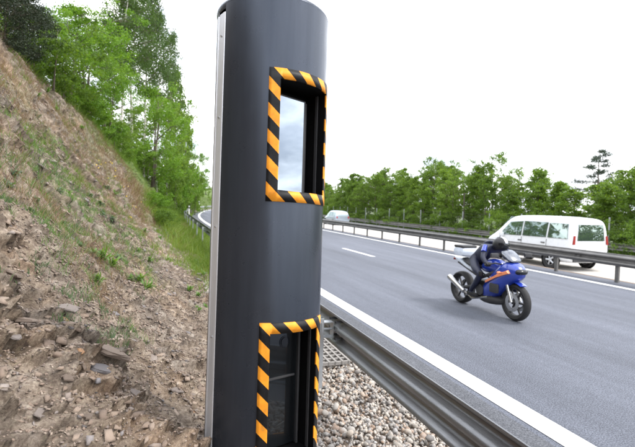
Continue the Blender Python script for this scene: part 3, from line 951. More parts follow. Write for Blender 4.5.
for w in WIN:
    # striped frame: a plate with thickness, proud of the shell
    V, Fc, uv = arc_panel(w['a0'], w['a1'], w['z0'], w['z1'], RR + .007, [(w['i0'], w['i1'], w['z0'] + w['b'], w['z1'] - w['b'])])
    me = new_mesh('striped_frame', V, Fc, True, uv); 
    fr = link('striped_frame', me, M['tape'], column)
    md = fr.modifiers.new('thick', 'SOLIDIFY'); md.thickness = .009; md.offset = -1; md.use_even_offset = True
    clean(me)
    # recess
    zi0, zi1 = w['z0'] + w['b'], w['z1'] - w['b']
    P1, P2 = cyl(w['i0'], 0), cyl(w['i1'], 0)
    ch = P2 - P1; ch /= np.linalg.norm(ch); nrm = np.array([-ch[1], ch[0], 0])
    if nrm @ cvec < 0:
        nrm = -nrm
    Q1, Q2 = P1 - nrm * w['d'], P2 - nrm * w['d']
    up = lambda p, z: p + np.array([0, 0, z])
    b = MB()
    # curved rim strips that join the cylinder opening to the flat recess
    aa = np.linspace(w['i0'], w['i1'], 14)
    top = [cyl(a, zi1, RR - .001) for a in aa]; bot = [cyl(a, zi0, RR - .001) for a in aa]
    qt = [up(Q1 + (Q2 - Q1) * f, zi1) for f in np.linspace(0, 1, 14)]; qb = [up(Q1 + (Q2 - Q1) * f, zi0) for f in np.linspace(0, 1, 14)]
    b.add(top + qt, [(i, i + 1, 14 + i + 1, 14 + i) for i in range(13)])
    b.add(bot + qb, [(i, i + 1, 14 + i + 1, 14 + i) for i in range(13)])
    b.add([up(P1, zi0), up(P1, zi1), up(Q1, zi1), up(Q1, zi0)], [(0, 1, 2, 3)])
    b.add([up(P2, zi0), up(P2, zi1), up(Q2, zi1), up(Q2, zi0)], [(0, 1, 2, 3)])
    b.add([up(Q1, zi0), up(Q1, zi1), up(Q2, zi1), up(Q2, zi0)], [(0, 1, 2, 3)])
    b.obj('window_recess', M['black'], column)
    wd = np.linalg.norm(Q2 - Q1)
    G = lambda f, z, dd=.012: up(Q1 + ch * f + nrm * dd, z)
    top_m = .045 if w is WIN[0] else .02
    rotm = np.stack([ch, nrm, np.array([0, 0, 1.])], 1)
    zc_, zh_ = (zi0 + zi1 - top_m) / 2, zi1 - zi0 - top_m - .004
    if w is WIN[0]:
        pw, pd = .262, .085
        b = MB(); b.box(G(pw / 2 + .004, zc_, pd - .045), (pw, .085, zh_), rotm, .004); b.obj('pane_housing', M['plastic'], column)
        b = MB(); b.box(G(pw / 2 - .004, zc_, pd + .0), (pw - .02, .006, zh_ - .02), rotm, .002); b.obj('window_pane', M[w['pane']], column)
        b = MB(); b.box(G(pw + .035, zc_, .03), (.012, .05, zh_), rotm, .003); b.box(up(P2 - nrm * .06 - ch * .006, (zi0 + zi1) / 2), (.008, .02, zi1 - zi0 - .006), rotm, .002)
        b.obj('pane_gasket', M['plastic'], column)
    else:
        b = MB(); b.box(G(wd / 2, zc_), (wd - .06, .006, zh_ - .02), rotm, .002); b.obj('window_pane', M[w['pane']], column)
        b = MB(); b.box(G(wd - .022, (zi0 + zi1) / 2, .02), (.014, .022, zi1 - zi0 - .006), rotm, .003)
        b.box(up(P2 - nrm * .05 - ch * .006, (zi0 + zi1) / 2), (.008, .02, zi1 - zi0 - .006), rotm, .002); b.obj('pane_gasket', M['plastic'], column)
    if w is WIN[1]:
        b = MB()
        cpt = G(wd * .62, 1.055, .018)
        for rr_, dd_ in ((.034, .0), (.026, .004)):
            b.add([cpt + nrm * dd_ + ch * (rr_ * cos(q)) + np.array([0, 0, 1]) * rr_ * sin(q) for q in np.linspace(0, 2 * pi, 24, endpoint=False)], [tuple(range(24))])
        b.obj('camera_lens', M['blackgloss'], column)
        b = MB(); b.box(G(wd * .5, .86, .02), (wd * .7, .010, .012), rotm, .002)
        b.obj('equipment_shelf', M['plastic'], column)
# small screws in the aluminium profile
for z in (.5, 1.1, 1.7, 2.3, 2.75):
    b = MB(); c0 = cyl(-58, z, RR + .004); nn_ = (c0 * np.array([1, 1, 0])) / np.linalg.norm(c0[:2])
    b.tube([c0, c0 + nn_ * .003], .006, 10)
    b.obj('screw', M['chrome'], column)

# ------------------------------------------------------------------ crash barriers
def wbeam_prof(zc, side=1, n=22, th=.0035, depth=.08, h=.31):
    zs = np.linspace(-h / 2, h / 2, n)
    xs = depth / 2 - depth / 2 * np.cos(2 * pi * zs / (h / 2))
    xs = np.sign(xs - depth / 2) * np.abs((xs - depth / 2) / (depth / 2)) ** .7 * depth / 2 + depth / 2
    o = [(side * x, zc + z) for x, z in zip(xs, zs)]
    i = [(side * (x) - side * th, zc + z) for x, z in zip(xs[::-1], zs[::-1])]
    return o + i


def beam_mesh(name, profs, L, n_seg=1, mat=None):
    b = MB()
    for pr in profs:
        rings = [[(x, y, z) for x, z in pr] for y in np.linspace(0, L, n_seg + 1)]
        b.loft(rings)
    me = b.mesh(name, True, 50); me.materials.append(mat)
    return me


def barrier(label, X, z0, s0, s1, spacing, post_side, double, mat, mat_post, first, beam_len=4.0, zc=.60, step_light=False):
    root = thing('crash_barrier', label, 'crash barrier', (X, s0, z0))
    if double:
        profs = [[(x + .06, z) for x, z in wbeam_prof(zc, 1)], [(x - .06, z) for x, z in wbeam_prof(zc, -1)]]
    else:
        profs = [wbeam_prof(zc, 1)]
    hem = lambda x0: [(x0 + .007 * cos(a), zc + .155 + .007 * sin(a)) for a in np.linspace(0, 2 * pi, 10, endpoint=False)]
    hem_profs = [hem(.004)] if not double else [hem(.062), hem(-.062)]
    bmesh_ = beam_mesh('beam', profs + hem_profs, beam_len + .0, 1, mat)
    lap = MB()
    for pr in profs:
        sgn = 1 if pr[5][0] > 0 else -1
        lap.loft([[(x + sgn * .004, y, z * 1.0) for x, z in pr] for y in (0, .28)])
    for yy in (.06, .22):
        for zz in (zc - .085, zc + .085, zc):
            for sg_ in ((1, -1) if double else (1,)):
                lap.tube([(sg_ * .0, yy, zz), (sg_ * (.15 if double else (.092 if zz != zc else .012)), yy, zz)], .014, 6)
                if not double:
                    lap.tube([(0, yy, zz), (-.012 if zz == zc else .05, yy, zz)], .013, 6)
    lme = lap.mesh('beam_joint', True, 40); lme.materials.append(mat)
    ny = int(round((s1 - s0) / beam_len))
    for i in range(ny):
        y = s0 + i * beam_len
        sh0, sh1 = float(shift(y)), float(shift(y + beam_len))
        o = link('beam', bmesh_, None, root, (sh0, y - s0, 0)); o.rotation_euler = (0, 0, -math.atan2(sh1 - sh0, beam_len))
        if y < 30:
            o = link('beam_joint', lme, None, root, (sh0, y - s0 - .14, 0))
    b = MB(); w = .05
    hgt = zc + .12
    px = 0 if double else post_side * .165
    for (cx, cy, sx, sy) in ((0, 0, .006, .10), (.028, .047, .056, .006), (.028, -.047, .056, .006)):
        b.box((cx, cy, hgt / 2 - .15), (sx, sy, hgt + .3))
    pme = b.mesh('post'); pme.materials.append(mat_post)
    b = MB()
    if not double:
        L = .165 - .03
        for dz in (-.075, .075):
            b.box((post_side * (L / 2 + .006), 0, zc + dz), (L, .09, .006))
        b.box((post_side * .006, 0, zc), (.006, .09, .15)); b.box((post_side * L, 0, zc), (.006, .12, .156))
        b.tube([(post_side * (L + .01), 0, zc), (post_side * -.02, 0, zc)], .012, 6)
    else:
        b.box((0, 0, zc), (.11, .07, .14))
    sme = b.mesh('spacer'); sme.materials.append(M['galv_light'] if step_light else mat_post)
    y = first
    while y < s1:
        if y >= s0:
            link('post', pme, None, root, (px + float(shift(y)), y - s0, 0))
            if y < 45:
                link('spacer', sme, None, root, (float(shift(y)), y - s0, 0))
        y += spacing
    return root


barrier('weathered steel crash barrier running beside the speed camera column and the gravel', 1.60, 0, -3.78, 120.22, 4.0, -1, False, M['galv'], M['galv_light'], .22, step_light=True)
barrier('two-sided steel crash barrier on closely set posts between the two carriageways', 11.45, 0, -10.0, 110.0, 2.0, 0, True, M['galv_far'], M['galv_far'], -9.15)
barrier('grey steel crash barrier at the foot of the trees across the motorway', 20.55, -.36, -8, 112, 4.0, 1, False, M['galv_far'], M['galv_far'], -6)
for o in list(COL.objects):
    pass

# drain grating in the gravel under the barrier
gr = thing('drain_grating', 'pale perforated drain grating lying in the gravel under the near crash barrier', 'grating', (1.80, 5.15, .055))
b = MB()
for i in range(6):
    b.box((-.2 + .08 * i, 0, 0), (.026, .92, .045), None, .004)
b.obj('bar', M['cast'], gr)
b = MB()
for j in range(9):
    b.box((0, -.44 + .11 * j, -.002), (.42, .028, .04), None, .004)
b.obj('cross_bar', M['cast'], gr)

# ------------------------------------------------------------------ vehicles
def car_section(y, zb, zbelt, zroof, wb, wbelt, wroof):
    """ring of a body at one station; x forward, y across, z up (half section mirrored)"""
    half = [(0, zb), (wb * .8, zb), (wb, zb + .08), (wbelt, zb + (zbelt - zb) * .55), (wbelt * .985, zbelt), (wroof + (wbelt - wroof) * .15, zroof - (zroof - zbelt) * .12 - .01), (wroof * .86, zroof - .012), (wroof * .4, zroof), (0, zroof + .003)]
    L_ = [(y, a, z) for a, z in half] + [(y, -a, z) for a, z in half[-2:0:-1]]
    return L_


def make_car(name, label, cat, stations, wheels, paint, glass_side, loc, rotz, wr=.33, halfw=.93, rear=None, screen=None, tails=None):
    root = thing(name, label, cat, loc, rotz)
    b = MB().loft([car_section(*s_) for s_ in stations])
    body = b.obj('body', paint, root, True, sub=2)
    st = np.array(stations)

    def side_w(x, z):
        zb, zl, zr, wb, wl, wr_ = [np.interp(x, st[:, 0], st[:, i]) for i in range(1, 7)]
        zs = [zb + .08, zb + (zl - zb) * .55, zl, zr - (zr - zl) * .12]
        return np.interp(z, zs, [wb, wl, wl * .985, wr_ + (wl - wr_) * .15])
    for sgn in (1, -1):
        for poly in glass_side:
            pts = np.array(poly)
            n = len(pts)
            ctr = pts.mean(0)
            b = MB()
            V = []
            for off in (.012, -.03):
                for q in pts:
                    V.append((q[0], sgn * (side_w(q[0], q[1]) + off), q[1]))
            V.append((ctr[0], sgn * (side_w(ctr[0], ctr[1]) + .014), ctr[1]))
            Fc = [(i, (i + 1) % n, 2 * n) for i in range(n)] + [(i, n + i, n + (i + 1) % n, (i + 1) % n) for i in range(n)]
            b.add(V, Fc)
            b.obj('side_window', M['car_glass'], root)
    for (poly, nm, mt_) in (rear or []):
        pts = np.array(poly); n = len(pts)
        # thicken along x
        V = [tuple(q) for q in pts] + [(q[0] + (.05 if q[0] < 0 else -.05), q[1], q[2]) for q in pts]
        b = MB(); b.add(V, [tuple(range(n))] + [tuple(range(n, 2 * n))] + [(i, (i + 1) % n, n + (i + 1) % n, n + i) for i in range(n)])
        b.obj(nm, M[mt_], root)
    for x in wheels:
        for sgn in (1, -1):
            b = MB(); y0 = sgn * (halfw - .10)
            b.lathe([(wr * 1.17, 0), (wr * 1.17, sgn * .105)], (x, y0 - sgn * .0, wr + .02), n=28)
            b.add([(x + wr * 1.17 * cos(q), y0 + sgn * .088, wr + .02 + wr * 1.17 * sin(q)) for q in np.linspace(0, 2 * pi, 28, endpoint=False)], [tuple(range(28))])
            b.obj('wheel_arch', M['black'], root, True)
            wh = MB().lathe([(wr * .62, -.09), (wr * .93, -.10), (wr, -.075), (wr, .075), (wr * .93, .10), (wr * .62, .085)], (0, 0, 0), n=28).obj('wheel', M['tyre'], root, True, loc=(x, sgn * (halfw - .085), wr))
            rb = MB()
            rb.lathe([(wr * .63, -.05), (wr * .63, .07), (wr * .56, .075), (wr * .5, .05)], n=24)
            for q in range(5):
                a = q * 2 * pi / 5
                rb.tube([(0, sgn * .055, 0), (wr * .58 * cos(a), sgn * .06, wr * .58 * sin(a))], [.05, .035], 6)
            rb.tube([(0, sgn * .03, 0), (0, sgn * .075, 0)], .05, 12)
            rb.obj('rim', M['rim'], wh, True)
    return root


van_st = [  # x, zb, zbelt, zroof, wb, wbelt, wroof
    (-2.42, .50, .95, 1.35, .80, .84, .74), (-2.38, .34, 1.10, 1.86, .86, .92, .74), (-2.25, .28, 1.14, 1.97, .90, .96, .76), (-1.6, .26, 1.14, 2.02, .92, .97, .78),
    (-.4, .26, 1.12, 2.03, .92, .97, .79), (.5, .26, 1.10, 2.01, .92, .97, .78), (.95, .26, 1.09, 1.94, .92, .97, .75), (1.45, .26, 1.07, 1.50, .92, .96, .74), (1.78, .27, 1.04, 1.17, .91, .94, .80),
    (2.15, .28, .92, 1.03, .87, .90, .74), (2.36, .33, .74, .88, .78, .80, .62), (2.43, .42, .62, .74, .62, .64, .50)]
van_win = [[(-2.22, 1.20), (-1.32, 1.19), (-1.32, 1.76), (-2.14, 1.75)],
           [(-1.24, 1.19), (-.02, 1.17), (-.02, 1.77), (-1.24, 1.77)],
           [(.06, 1.17), (1.26, 1.13), (1.22, 1.28), (.80, 1.70), (.06, 1.76)]]
van_rear = [([(-2.435, -.66, 1.14), (-2.435, .66, 1.14), (-2.40, .60, 1.74), (-2.40, -.60, 1.74)], 'rear_window', 'car_glass'),
            ([(-2.44, -.86, 1.0), (-2.44, -.77, 1.0), (-2.42, -.74, 1.32), (-2.42, -.82, 1.32)], 'tail_lamp', 'red'),
            ([(-2.44, .86, 1.0), (-2.44, .77, 1.0), (-2.42, .74, 1.32), (-2.42, .82, 1.32)], 'tail_lamp', 'red'),
            ([(-2.46, -.26, .72), (-2.46, .26, .72), (-2.46, .26, .83), (-2.46, -.26, .83)], 'number_plate', 'plate'),
            ([(-2.47, -.84, .36), (-2.47, .84, .36), (-2.47, .84, .60), (-2.47, -.84, .60)], 'rear_bumper', 'plastic'),
            ([(1.50, -.66, 1.50), (1.50, .66, 1.50), (1.03, .60, 1.93), (1.03, -.60, 1.93)], 'windscreen', 'car_glass'),
            ([(2.40, -.72, .66), (2.40, -.46, .66), (2.32, -.46, .86), (2.28, -.74, .86)], 'headlight', 'lamp'),
            ([(2.40, .72, .66), (2.40, .46, .66), (2.32, .46, .86), (2.28, .74, .86)], 'headlight', 'lamp')]
van = make_car('minivan', 'white people carrier van passing behind the middle crash barrier', 'van', van_st, (-1.5, 1.5), M['white_car'], van_win,
               (14.95, 15.05, LOW + .005), rad(90), .34, .965, van_rear)
for sgn in (1, -1):
    b = MB(); b.box((1.08, sgn * 1.07, 1.16), (.12, .20, .17), None, .04); b.obj('wing_mirror', M['white_car'], van, True)
    b = MB(); b.box((-1.12, sgn * .975, .98), (.20, .03, .035), None, .01); b.box((.10, sgn * .975, .98), (.20, .03, .035), None, .01)
    b.obj('door_handle', M['plastic'], van)
    b = MB(); b.box((0, sgn * .955, .40), (2.2, .05, .12), None, .02); b.obj('side_sill', M['plastic'], van)

car_st = [(-2.02, .45, .80, 1.0, .72, .76, .62), (-1.97, .32, .92, 1.30, .80, .84, .62), (-1.8, .26, .95, 1.52, .84, .87, .63), (-1.0, .24, .93, 1.60, .85, .88, .65), (0, .24, .92, 1.61, .85, .88, .65),
          (.45, .24, .90, 1.54, .85, .88, .62), (.95, .24, .88, 1.18, .85, .87, .64), (1.2, .25, .86, .99, .84, .86, .70), (1.7, .27, .76, .88, .80, .82, .62), (1.98, .33, .62, .74, .68, .70, .5), (2.05, .4, .55, .62, .5, .52, .4)]
car_win = [[(-1.72, 1.02), (-1.0, 1.0), (-1.0, 1.42), (-1.55, 1.40)], [(-.92, 1.0), (-.12, .98), (-.12, 1.44), (-.92, 1.43)], [(-.04, .98), (.95, .95), (.5, 1.36), (-.04, 1.43)]]
car_rear = [([(-2.03, -.52, .98), (-2.03, .52, .98), (-1.88, .46, 1.38), (-1.88, -.46, 1.38)], 'rear_window', 'car_glass'),
            ([(-2.05, -.76, .78), (-2.05, -.58, .78), (-1.99, -.58, 1.02), (-1.99, -.72, 1.02)], 'tail_lamp', 'red'),
            ([(-2.05, .76, .78), (-2.05, .58, .78), (-1.99, .58, 1.02), (-1.99, .72, 1.02)], 'tail_lamp', 'red'),
            ([(1.02, -.54, 1.16), (1.02, .54, 1.16), (.52, .48, 1.52), (.52, -.48, 1.52)], 'windscreen', 'car_glass')]
make_car('hatchback_car', 'small silver blue car far off between the speed camera column and the trees', 'car', car_st, (-1.25, 1.28), M['silver_car'], car_win,
         (18.0, 47.4, LOW + .005), rad(90), .31, .875, car_rear)

stv = np.array(van_st)
for sgn in (1, -1):
    for x in (-1.28, .02, 1.30):
        b = MB(); V = []
        for z in np.linspace(.42, 1.12, 9):
            zb, zl, zr, wb, wl, wr_ = [np.interp(x, stv[:, 0], stv[:, i]) for i in range(1, 7)]
            y = np.interp(z, [zb + .08, zb + (zl - zb) * .55, zl], [wb, wl, wl * .985])
            V += [(x - .007, sgn * (y + .004), z), (x + .007, sgn * (y + .004), z), (x, sgn * (y - .02), z)]
        b.add(V, [(3 * i, 3 * i + 1, 3 * i + 4, 3 * i + 3) for i in range(8)] + [(3 * i + 1, 3 * i + 2, 3 * i + 5, 3 * i + 4) for i in range(8)])
        b.obj('door_seam', M['black'], van)
    b = MB(); b.box((-.9, sgn * .978, .72), (2.7, .03, .07), None, .012); b.obj('rubbing_strip', M['plastic'], van)

# ---- motorcycle, x forward
moto = thing('motorcycle', 'blue and white sport touring motorcycle ridden in the near lane', 'motorcycle', (5.55, 6.75, .004), rad(-90))
moto.rotation_euler = (0, rad(0), rad(-90))
WRm = .31
for x, wdt, nm in ((.72, .06, 'front_wheel'), (-.71, .09, 'rear_wheel')):
    wh = MB().lathe([(.235, -wdt * .7), (.27, -wdt), (.298, -wdt * .75), (WRm, -wdt * .3), (WRm, wdt * .3), (.298, wdt * .75), (.27, wdt), (.235, wdt * .7)], n=40).obj('wheel', M['tyre'], moto, True, loc=(x, 0, WRm))
    rb = MB(); rb.lathe([(.237, -wdt * .72), (.215, -.03), (.215, .03), (.237, wdt * .72)], n=36)
    for q in range(6):
        a = q * pi / 3
        rb.tube([(0, 0, 0), (.22 * cos(a), 0, .22 * sin(a))], [.024, .014], 6)
    rb.tube([(0, -.07, 0), (0, .07, 0)], .032, 12)
    rb.obj('rim', M['plastic'], wh, True)
    db = MB()
    for sg_ in ((-1, 1) if x > 0 else (1,)):
        db.lathe([(.085, sg_ * .075), (.155, sg_ * .075), (.155, sg_ * .081), (.085, sg_ * .081), (.085, sg_ * .075)], n=28)
    db.obj('brake_disc', M['chrome'], wh, True)
b = MB()
for sg_ in (-1, 1):
    b.tube([(.72, sg_ * .095, .31), (.60, sg_ * .095, .60)], .028, 10); b.tube([(.60, sg_ * .095, .60), (.49, sg_ * .095, .88)], .021, 10)
b.box((.50, 0, .86), (.09, .24, .03), None, .01)
b.obj('front_fork', M['chrome'], moto, True)
b = MB()
rings = []
for a in np.linspace(-48, 34, 9):
    q = rad(90 - a + 5)
    c, s1 = cos(q), sin(q)
    rings.append([(.72 + .335 * c, -.072, .31 + .335 * s1), (.72 + .352 * c, 0, .31 + .352 * s1), (.72 + .335 * c, .072, .31 + .335 * s1), (.72 + .325 * c, .0, .31 + .325 * s1)])
b.loft(rings); b.obj('front_mudguard', M['blue_paint'], moto, True)
b = MB()
for sg_ in (-1, 1):
    b.tube([(.45, sg_ * .05, .84), (.25, sg_ * .14, .72), (-.12, sg_ * .15, .56), (-.2, sg_ * .13, .38)], .03, 8)
    b.tube([(-.18, sg_ * .11, .42), (-.71, sg_ * .11, .31)], [.035, .024], 8)
    b.tube([(-.1, sg_ * .1, .60), (-.75, sg_ * .1, .80)], .016, 8)
b.obj('frame', M['plastic'], moto, True)
b = MB(); b.box((.10, 0, .42), (.42, .30, .30), None, .05); b.box((.26, 0, .56), (.22, .24, .22), None, .04); b.tube([(.02, -.19, .40), (.02, .19, .40)], .10, 18)
b.obj('engine', M['engine'], moto, True)


def oval(x, hw, z0, z1, n=12, p=2.6):
    zc, hh = (z0 + z1) / 2, (z1 - z0) / 2
    return [(x, hw * math.copysign(abs(cos(a)) ** (2 / p), cos(a)), zc + hh * math.copysign(abs(sin(a)) ** (2 / p), sin(a))) for a in np.linspace(0, 2 * pi, n, endpoint=False)]


MB().loft([oval(.42, .07, .74, .90), oval(.34, .13, .72, .97), (oval(.18, .16, .70, 1.0)), oval(0, .13, .70, .93), oval(-.12, .07, .72, .84)]).obj('fuel_tank', M['blue_paint'], moto, True, sub=1)
MB().loft([oval(-.10, .08, .74, .83), oval(-.25, .15, .73, .82), oval(-.45, .15, .78, .86), oval(-.62, .11, .84, .91), oval(-.70, .07, .85, .90)]).obj('seat', M['leather_blk'], moto, True, sub=1)
MB().loft([oval(-.22, .11, .62, .74), oval(-.45, .12, .68, .80), oval(-.68, .11, .75, .88), oval(-.88, .07, .82, .90), oval(-.98, .03, .86, .89)]).obj('tail_fairing', M['white_paint'], moto, True, sub=1)
# main fairing sides: blue shell with nose
MB().loft([oval(.86, .05, .76, .84), oval(.80, .13, .69, .93), oval(.68, .20, .62, .99), oval(.52, .23, .46, 1.0), oval(.34, .215, .27, .86), oval(.12, .19, .22, .62), oval(-.08, .13, .23, .42)]).obj('fairing', M['blue_paint'], moto, True, sub=1)
for sg_ in (-1, 1):
    b = MB()
    b.add([(.74, sg_ * .205, .80), (.50, sg_ * .246, .70), (.20, sg_ * .216, .56), (.20, sg_ * .216, .60), (.50, sg_ * .246, .745), (.70, sg_ * .215, .835)] +
          [(.74, sg_ * .15, .80), (.50, sg_ * .20, .70), (.20, sg_ * .17, .56), (.20, sg_ * .17, .60), (.50, sg_ * .2, .77), (.70, sg_ * .15, .86)],
          [(0, 1, 4, 5), (1, 2, 3, 4), (0, 5, 11, 6), (3, 2, 8, 9), (0, 1, 7, 6), (1, 2, 8, 7), (5, 4, 10, 11), (4, 3, 9, 10)])
    b.obj('side_stripe', M['orange_paint'], moto)
    b = MB(); b.box((.42, sg_ * .205, .50), (.20, .05, .16), None, .04); b.obj('side_vent', M['plastic'], moto, True)
    b = MB(); b.tube([(.60, sg_ * .2, .80), (.60, sg_ * .27, .80)], .008, 6); b.tube([(.60, sg_ * .25, .80), (.60, sg_ * .31, .80)], [.02, .014], 8); b.obj('indicator', M['orange_paint'], moto, True)
b = MB(); b.loft([oval(.885, .06, .80, .855), oval(.84, .125, .775, .885), oval(.78, .14, .77, .89)]); b.obj('headlight', M['blackgloss'], moto, True, sub=1)
MB().loft([oval(.52, .10, .22, .34), oval(.34, .17, .17, .36), oval(.05, .17, .15, .34), oval(-.16, .10, .19, .34)]).obj('belly_pan', M['plastic'], moto, True, sub=1)
MB().loft([oval(.72, .11, .96, 1.0), oval(.62, .15, .97, 1.10), oval(.50, .16, 1.0, 1.17), oval(.46, .15, 1.08, 1.18)]).obj('windscreen', M['smoke'], moto, True, sub=1)
b = MB(); b.tube([(.2, -.14, .30), (-.2, -.16, .20), (-.42, -.19, .30)], .024, 8); b.tube([(-.40, -.20, .29), (-.85, -.22, .50)], [.045, .055], 14)
b.obj('exhaust', M['chrome'], moto, True)
b = MB()
for sg_ in (-1, 1):
    b.tube([(.47, sg_ * .08, .91), (.42, sg_ * .2, .93), (.36, sg_ * .33, .90)], .012, 8); b.tube([(.39, sg_ * .25, .92), (.345, sg_ * .36, .892)], .018, 8)
b.obj('handlebar', M['plastic'], moto, True)
for sg_ in (-1, 1):
    b = MB(); b.tube([(.60, sg_ * .17, 1.0), (.58, sg_ * .30, 1.06)], .008, 6); b.box((.57, sg_ * .35, 1.08), (.04, .15, .08), None, .015); b.obj('mirror', M['plastic'], moto, True)
b = MB(); b.box((-.97, 0, .84), (.02, .10, .04), None, .006); b.obj('tail_lamp', M['red'], moto)
# white case carried behind the seat
cs = thing('luggage_case', 'white top case strapped behind the motorcycle rider', 'luggage case', (5.55, 6.75 + .68, .004 + .93), rad(-90))
MB().box((0, 0, .09), (.32, .36, .17), None, .07).obj('shell', M['white_paint'], cs, True)
MB().box((0, 0, .185), (.29, .33, .05), None, .024).obj('lid', M['plastic'], cs, True)

# ---- rider: one continuous skinned figure
def skin_body(name, verts, edges, radii, mat, parent, root=0, sub=2):
    me = bpy.data.meshes.new(name); me.from_pydata(verts, edges, []); me.update()
    o = bpy.data.objects.new('tmp', me); COL.objects.link(o)
    md = o.modifiers.new('skin', 'SKIN'); md.use_smooth_shade = True
    sv_ = me.skin_vertices[0].data
    for i, r in enumerate(radii):
        sv_[i].radius = (r, r) if not hasattr(r, '__len__') else r
        sv_[i].use_root = (i == root)
    ms = o.modifiers.new('sub', 'SUBSURF'); ms.levels = sub; ms.render_levels = sub
    dg = bpy.context.evaluated_depsgraph_get(); dg.update()
    m2 = bpy.data.meshes.new_from_object(o.evaluated_get(dg)); bpy.data.objects.remove(o)
    m2.name = name
    m2.polygons.foreach_set('use_smooth', np.ones(len(m2.polygons), dtype=bool))
    m2.materials.clear()
    return link(name, m2, mat, parent)


rider = thing('person', 'motorcyclist in dark blue leathers and dark helmet crouched over the motorcycle', 'person', (5.55, 6.75, .004), rad(-90))
vt = [(-.30, 0, .90), (-.20, 0, 1.00), (-.06, 0, 1.10), (.10, 0, 1.16), (.19, 0, 1.18), (.26, 0, 1.17)]
ed = [(0, 1), (1, 2), (2, 3), (3, 4), (4, 5)]
rd = [(.13, .15), (.125, .15), (.13, .16), (.12, .15), (.055, .055), (.05, .05)]
for sg_ in (-1, 1):
    n0 = len(vt)
    vt += [(.12, sg_ * .17, 1.15), (.20, sg_ * .29, 1.0), (.31, sg_ * .30, .92), (.355, sg_ * .305, .912)]
    ed += [(3, n0), (n0, n0 + 1), (n0 + 1, n0 + 2), (n0 + 2, n0 + 3)]; rd += [.068, .050, .040, .034]
    n1 = len(vt)
    vt += [(-.28, sg_ * .10, .87), (-.04, sg_ * .23, .76), (.12, sg_ * .25, .70), (-.02, sg_ * .22, .54), (-.20, sg_ * .19, .36), (-.22, sg_ * .19, .31), (-.08, sg_ * .20, .28)]
    ed += [(0, n1)] + [(n1 + i, n1 + i + 1) for i in range(6)]; rd += [.095, .080, .064, .058, .044, .042, .036]
skin_body('body', vt, ed, rd, M['leather'], rider)
# helmet with visor
b = MB(); hv, hf = ico(3)
hv2 = hv * np.array([.155, .125, .135]); hv2[:, 2] = np.maximum(hv2[:, 2], -.105)
b.add(hv2 + np.array([.30, 0, 1.235]), hf); b.obj('helmet', M['leather_blk'], rider, True, auto=None)
b = MB(); vv = []
for a in np.linspace(-62, 62, 13):
    for z, k_ in ((-.035, 1.0), (.0, 1.04), (.045, .99)):
        vv.append((.30 + .157 * k_ * cos(rad(a)), .130 * k_ * sin(rad(a)), 1.232 + z))
b.add(vv, [(i * 3 + j, i * 3 + j + 1, (i + 1) * 3 + j + 1, (i + 1) * 3 + j) for i in range(12) for j in range(2)]); b.obj('visor', M['blackgloss'], rider, True)
for sg_ in (-1, 1):      # gloved hands closed round the grips
    vt = [(.335, sg_ * .305, .915), (.36, sg_ * .31, .925)]; ed = [(0, 1)]; rd = [.03, .034]
    for k_, (dy, ln) in enumerate(((-.034, .9), (-.012, 1.0), (.011, .96), (.033, .8))):
        n0 = len(vt)
        vt += [(.385, sg_ * .315 + dy, .93), (.40 + .008 * ln, sg_ * .315 + dy, .905), (.385 + .004 * ln, sg_ * .315 + dy, .878), (.362, sg_ * .315 + dy, .872)]
        ed += [(1, n0), (n0, n0 + 1), (n0 + 1, n0 + 2), (n0 + 2, n0 + 3)]; rd += [.0115, .0105, .010, .009]
    n0 = len(vt); vt += [(.35, sg_ * .272, .905), (.365, sg_ * .268, .882)]; ed += [(1, n0), (n0, n0 + 1)]; rd += [.013, .011]
    skin_body('glove', vt, ed, rd, M['leather_blk'], rider, 1, 1)
MB().loft([oval(.10, .05, 1.25, 1.30), oval(.0, .075, 1.20, 1.30), oval(-.12, .07, 1.13, 1.25), oval(-.20, .04, 1.08, 1.15)]).obj('back_hump', M['leather'], rider, True, sub=1)
b = MB()
for a in np.linspace(-80, 80, 9):
    for r_k in (-.012, .012):
        b.V.append(np.array([[.30 + .158 * sin(rad(a)) * .98, r_k * 2.2, 1.237 + .137 * cos(rad(a))]])); b.n += 1
b.F += [(2 * i, 2 * i + 1, 2 * i + 3, 2 * i + 2) for i in range(8)]
b.obj('helmet_stripe', M['white_paint'], rider, True)
for sg_ in (-1, 1):
    b = MB(); b.box((.135, sg_ * .262, .705), (.08, .07, .10), None, .03); b.obj('knee_pad', M['leather_blk'], rider, True)
    b = MB(); b.tube([(.12, sg_ * .18, 1.20), (.17, sg_ * .25, 1.10)], [.045, .05], 10); b.obj('shoulder_panel', M['blue_paint'], rider, True)
for sg_ in (-1, 1):
    MB().box((-.14, sg_ * .195, .285), (.27, .095, .075), None, .03).obj('boot', M['leather_blk'], rider, True)

# ------------------------------------------------------------------ trees
def leaves(pos, nrm_up, size, aspect=.55):
    """one folded leaf quad per position"""
    n = len(pos)
    a = rng.normal(size=(n, 3)); a /= np.linalg.norm(a, axis=1, keepdims=True)
    b_ = rng.normal(size=(n, 3)) + np.array([0, 0, nrm_up]); c = np.cross(a, b_); c /= np.linalg.norm(c, axis=1, keepdims=True) + 1e-9
    L = (size * rng.uniform(.7, 1.3, n))[:, None]
    W = L * aspect
    v = np.stack([pos - a * L * .5, pos + c * W * .5, pos + a * L * .5, pos - c * W * .5], 1)
    return v.reshape(-1, 3), np.arange(n * 4).reshape(n, 4)


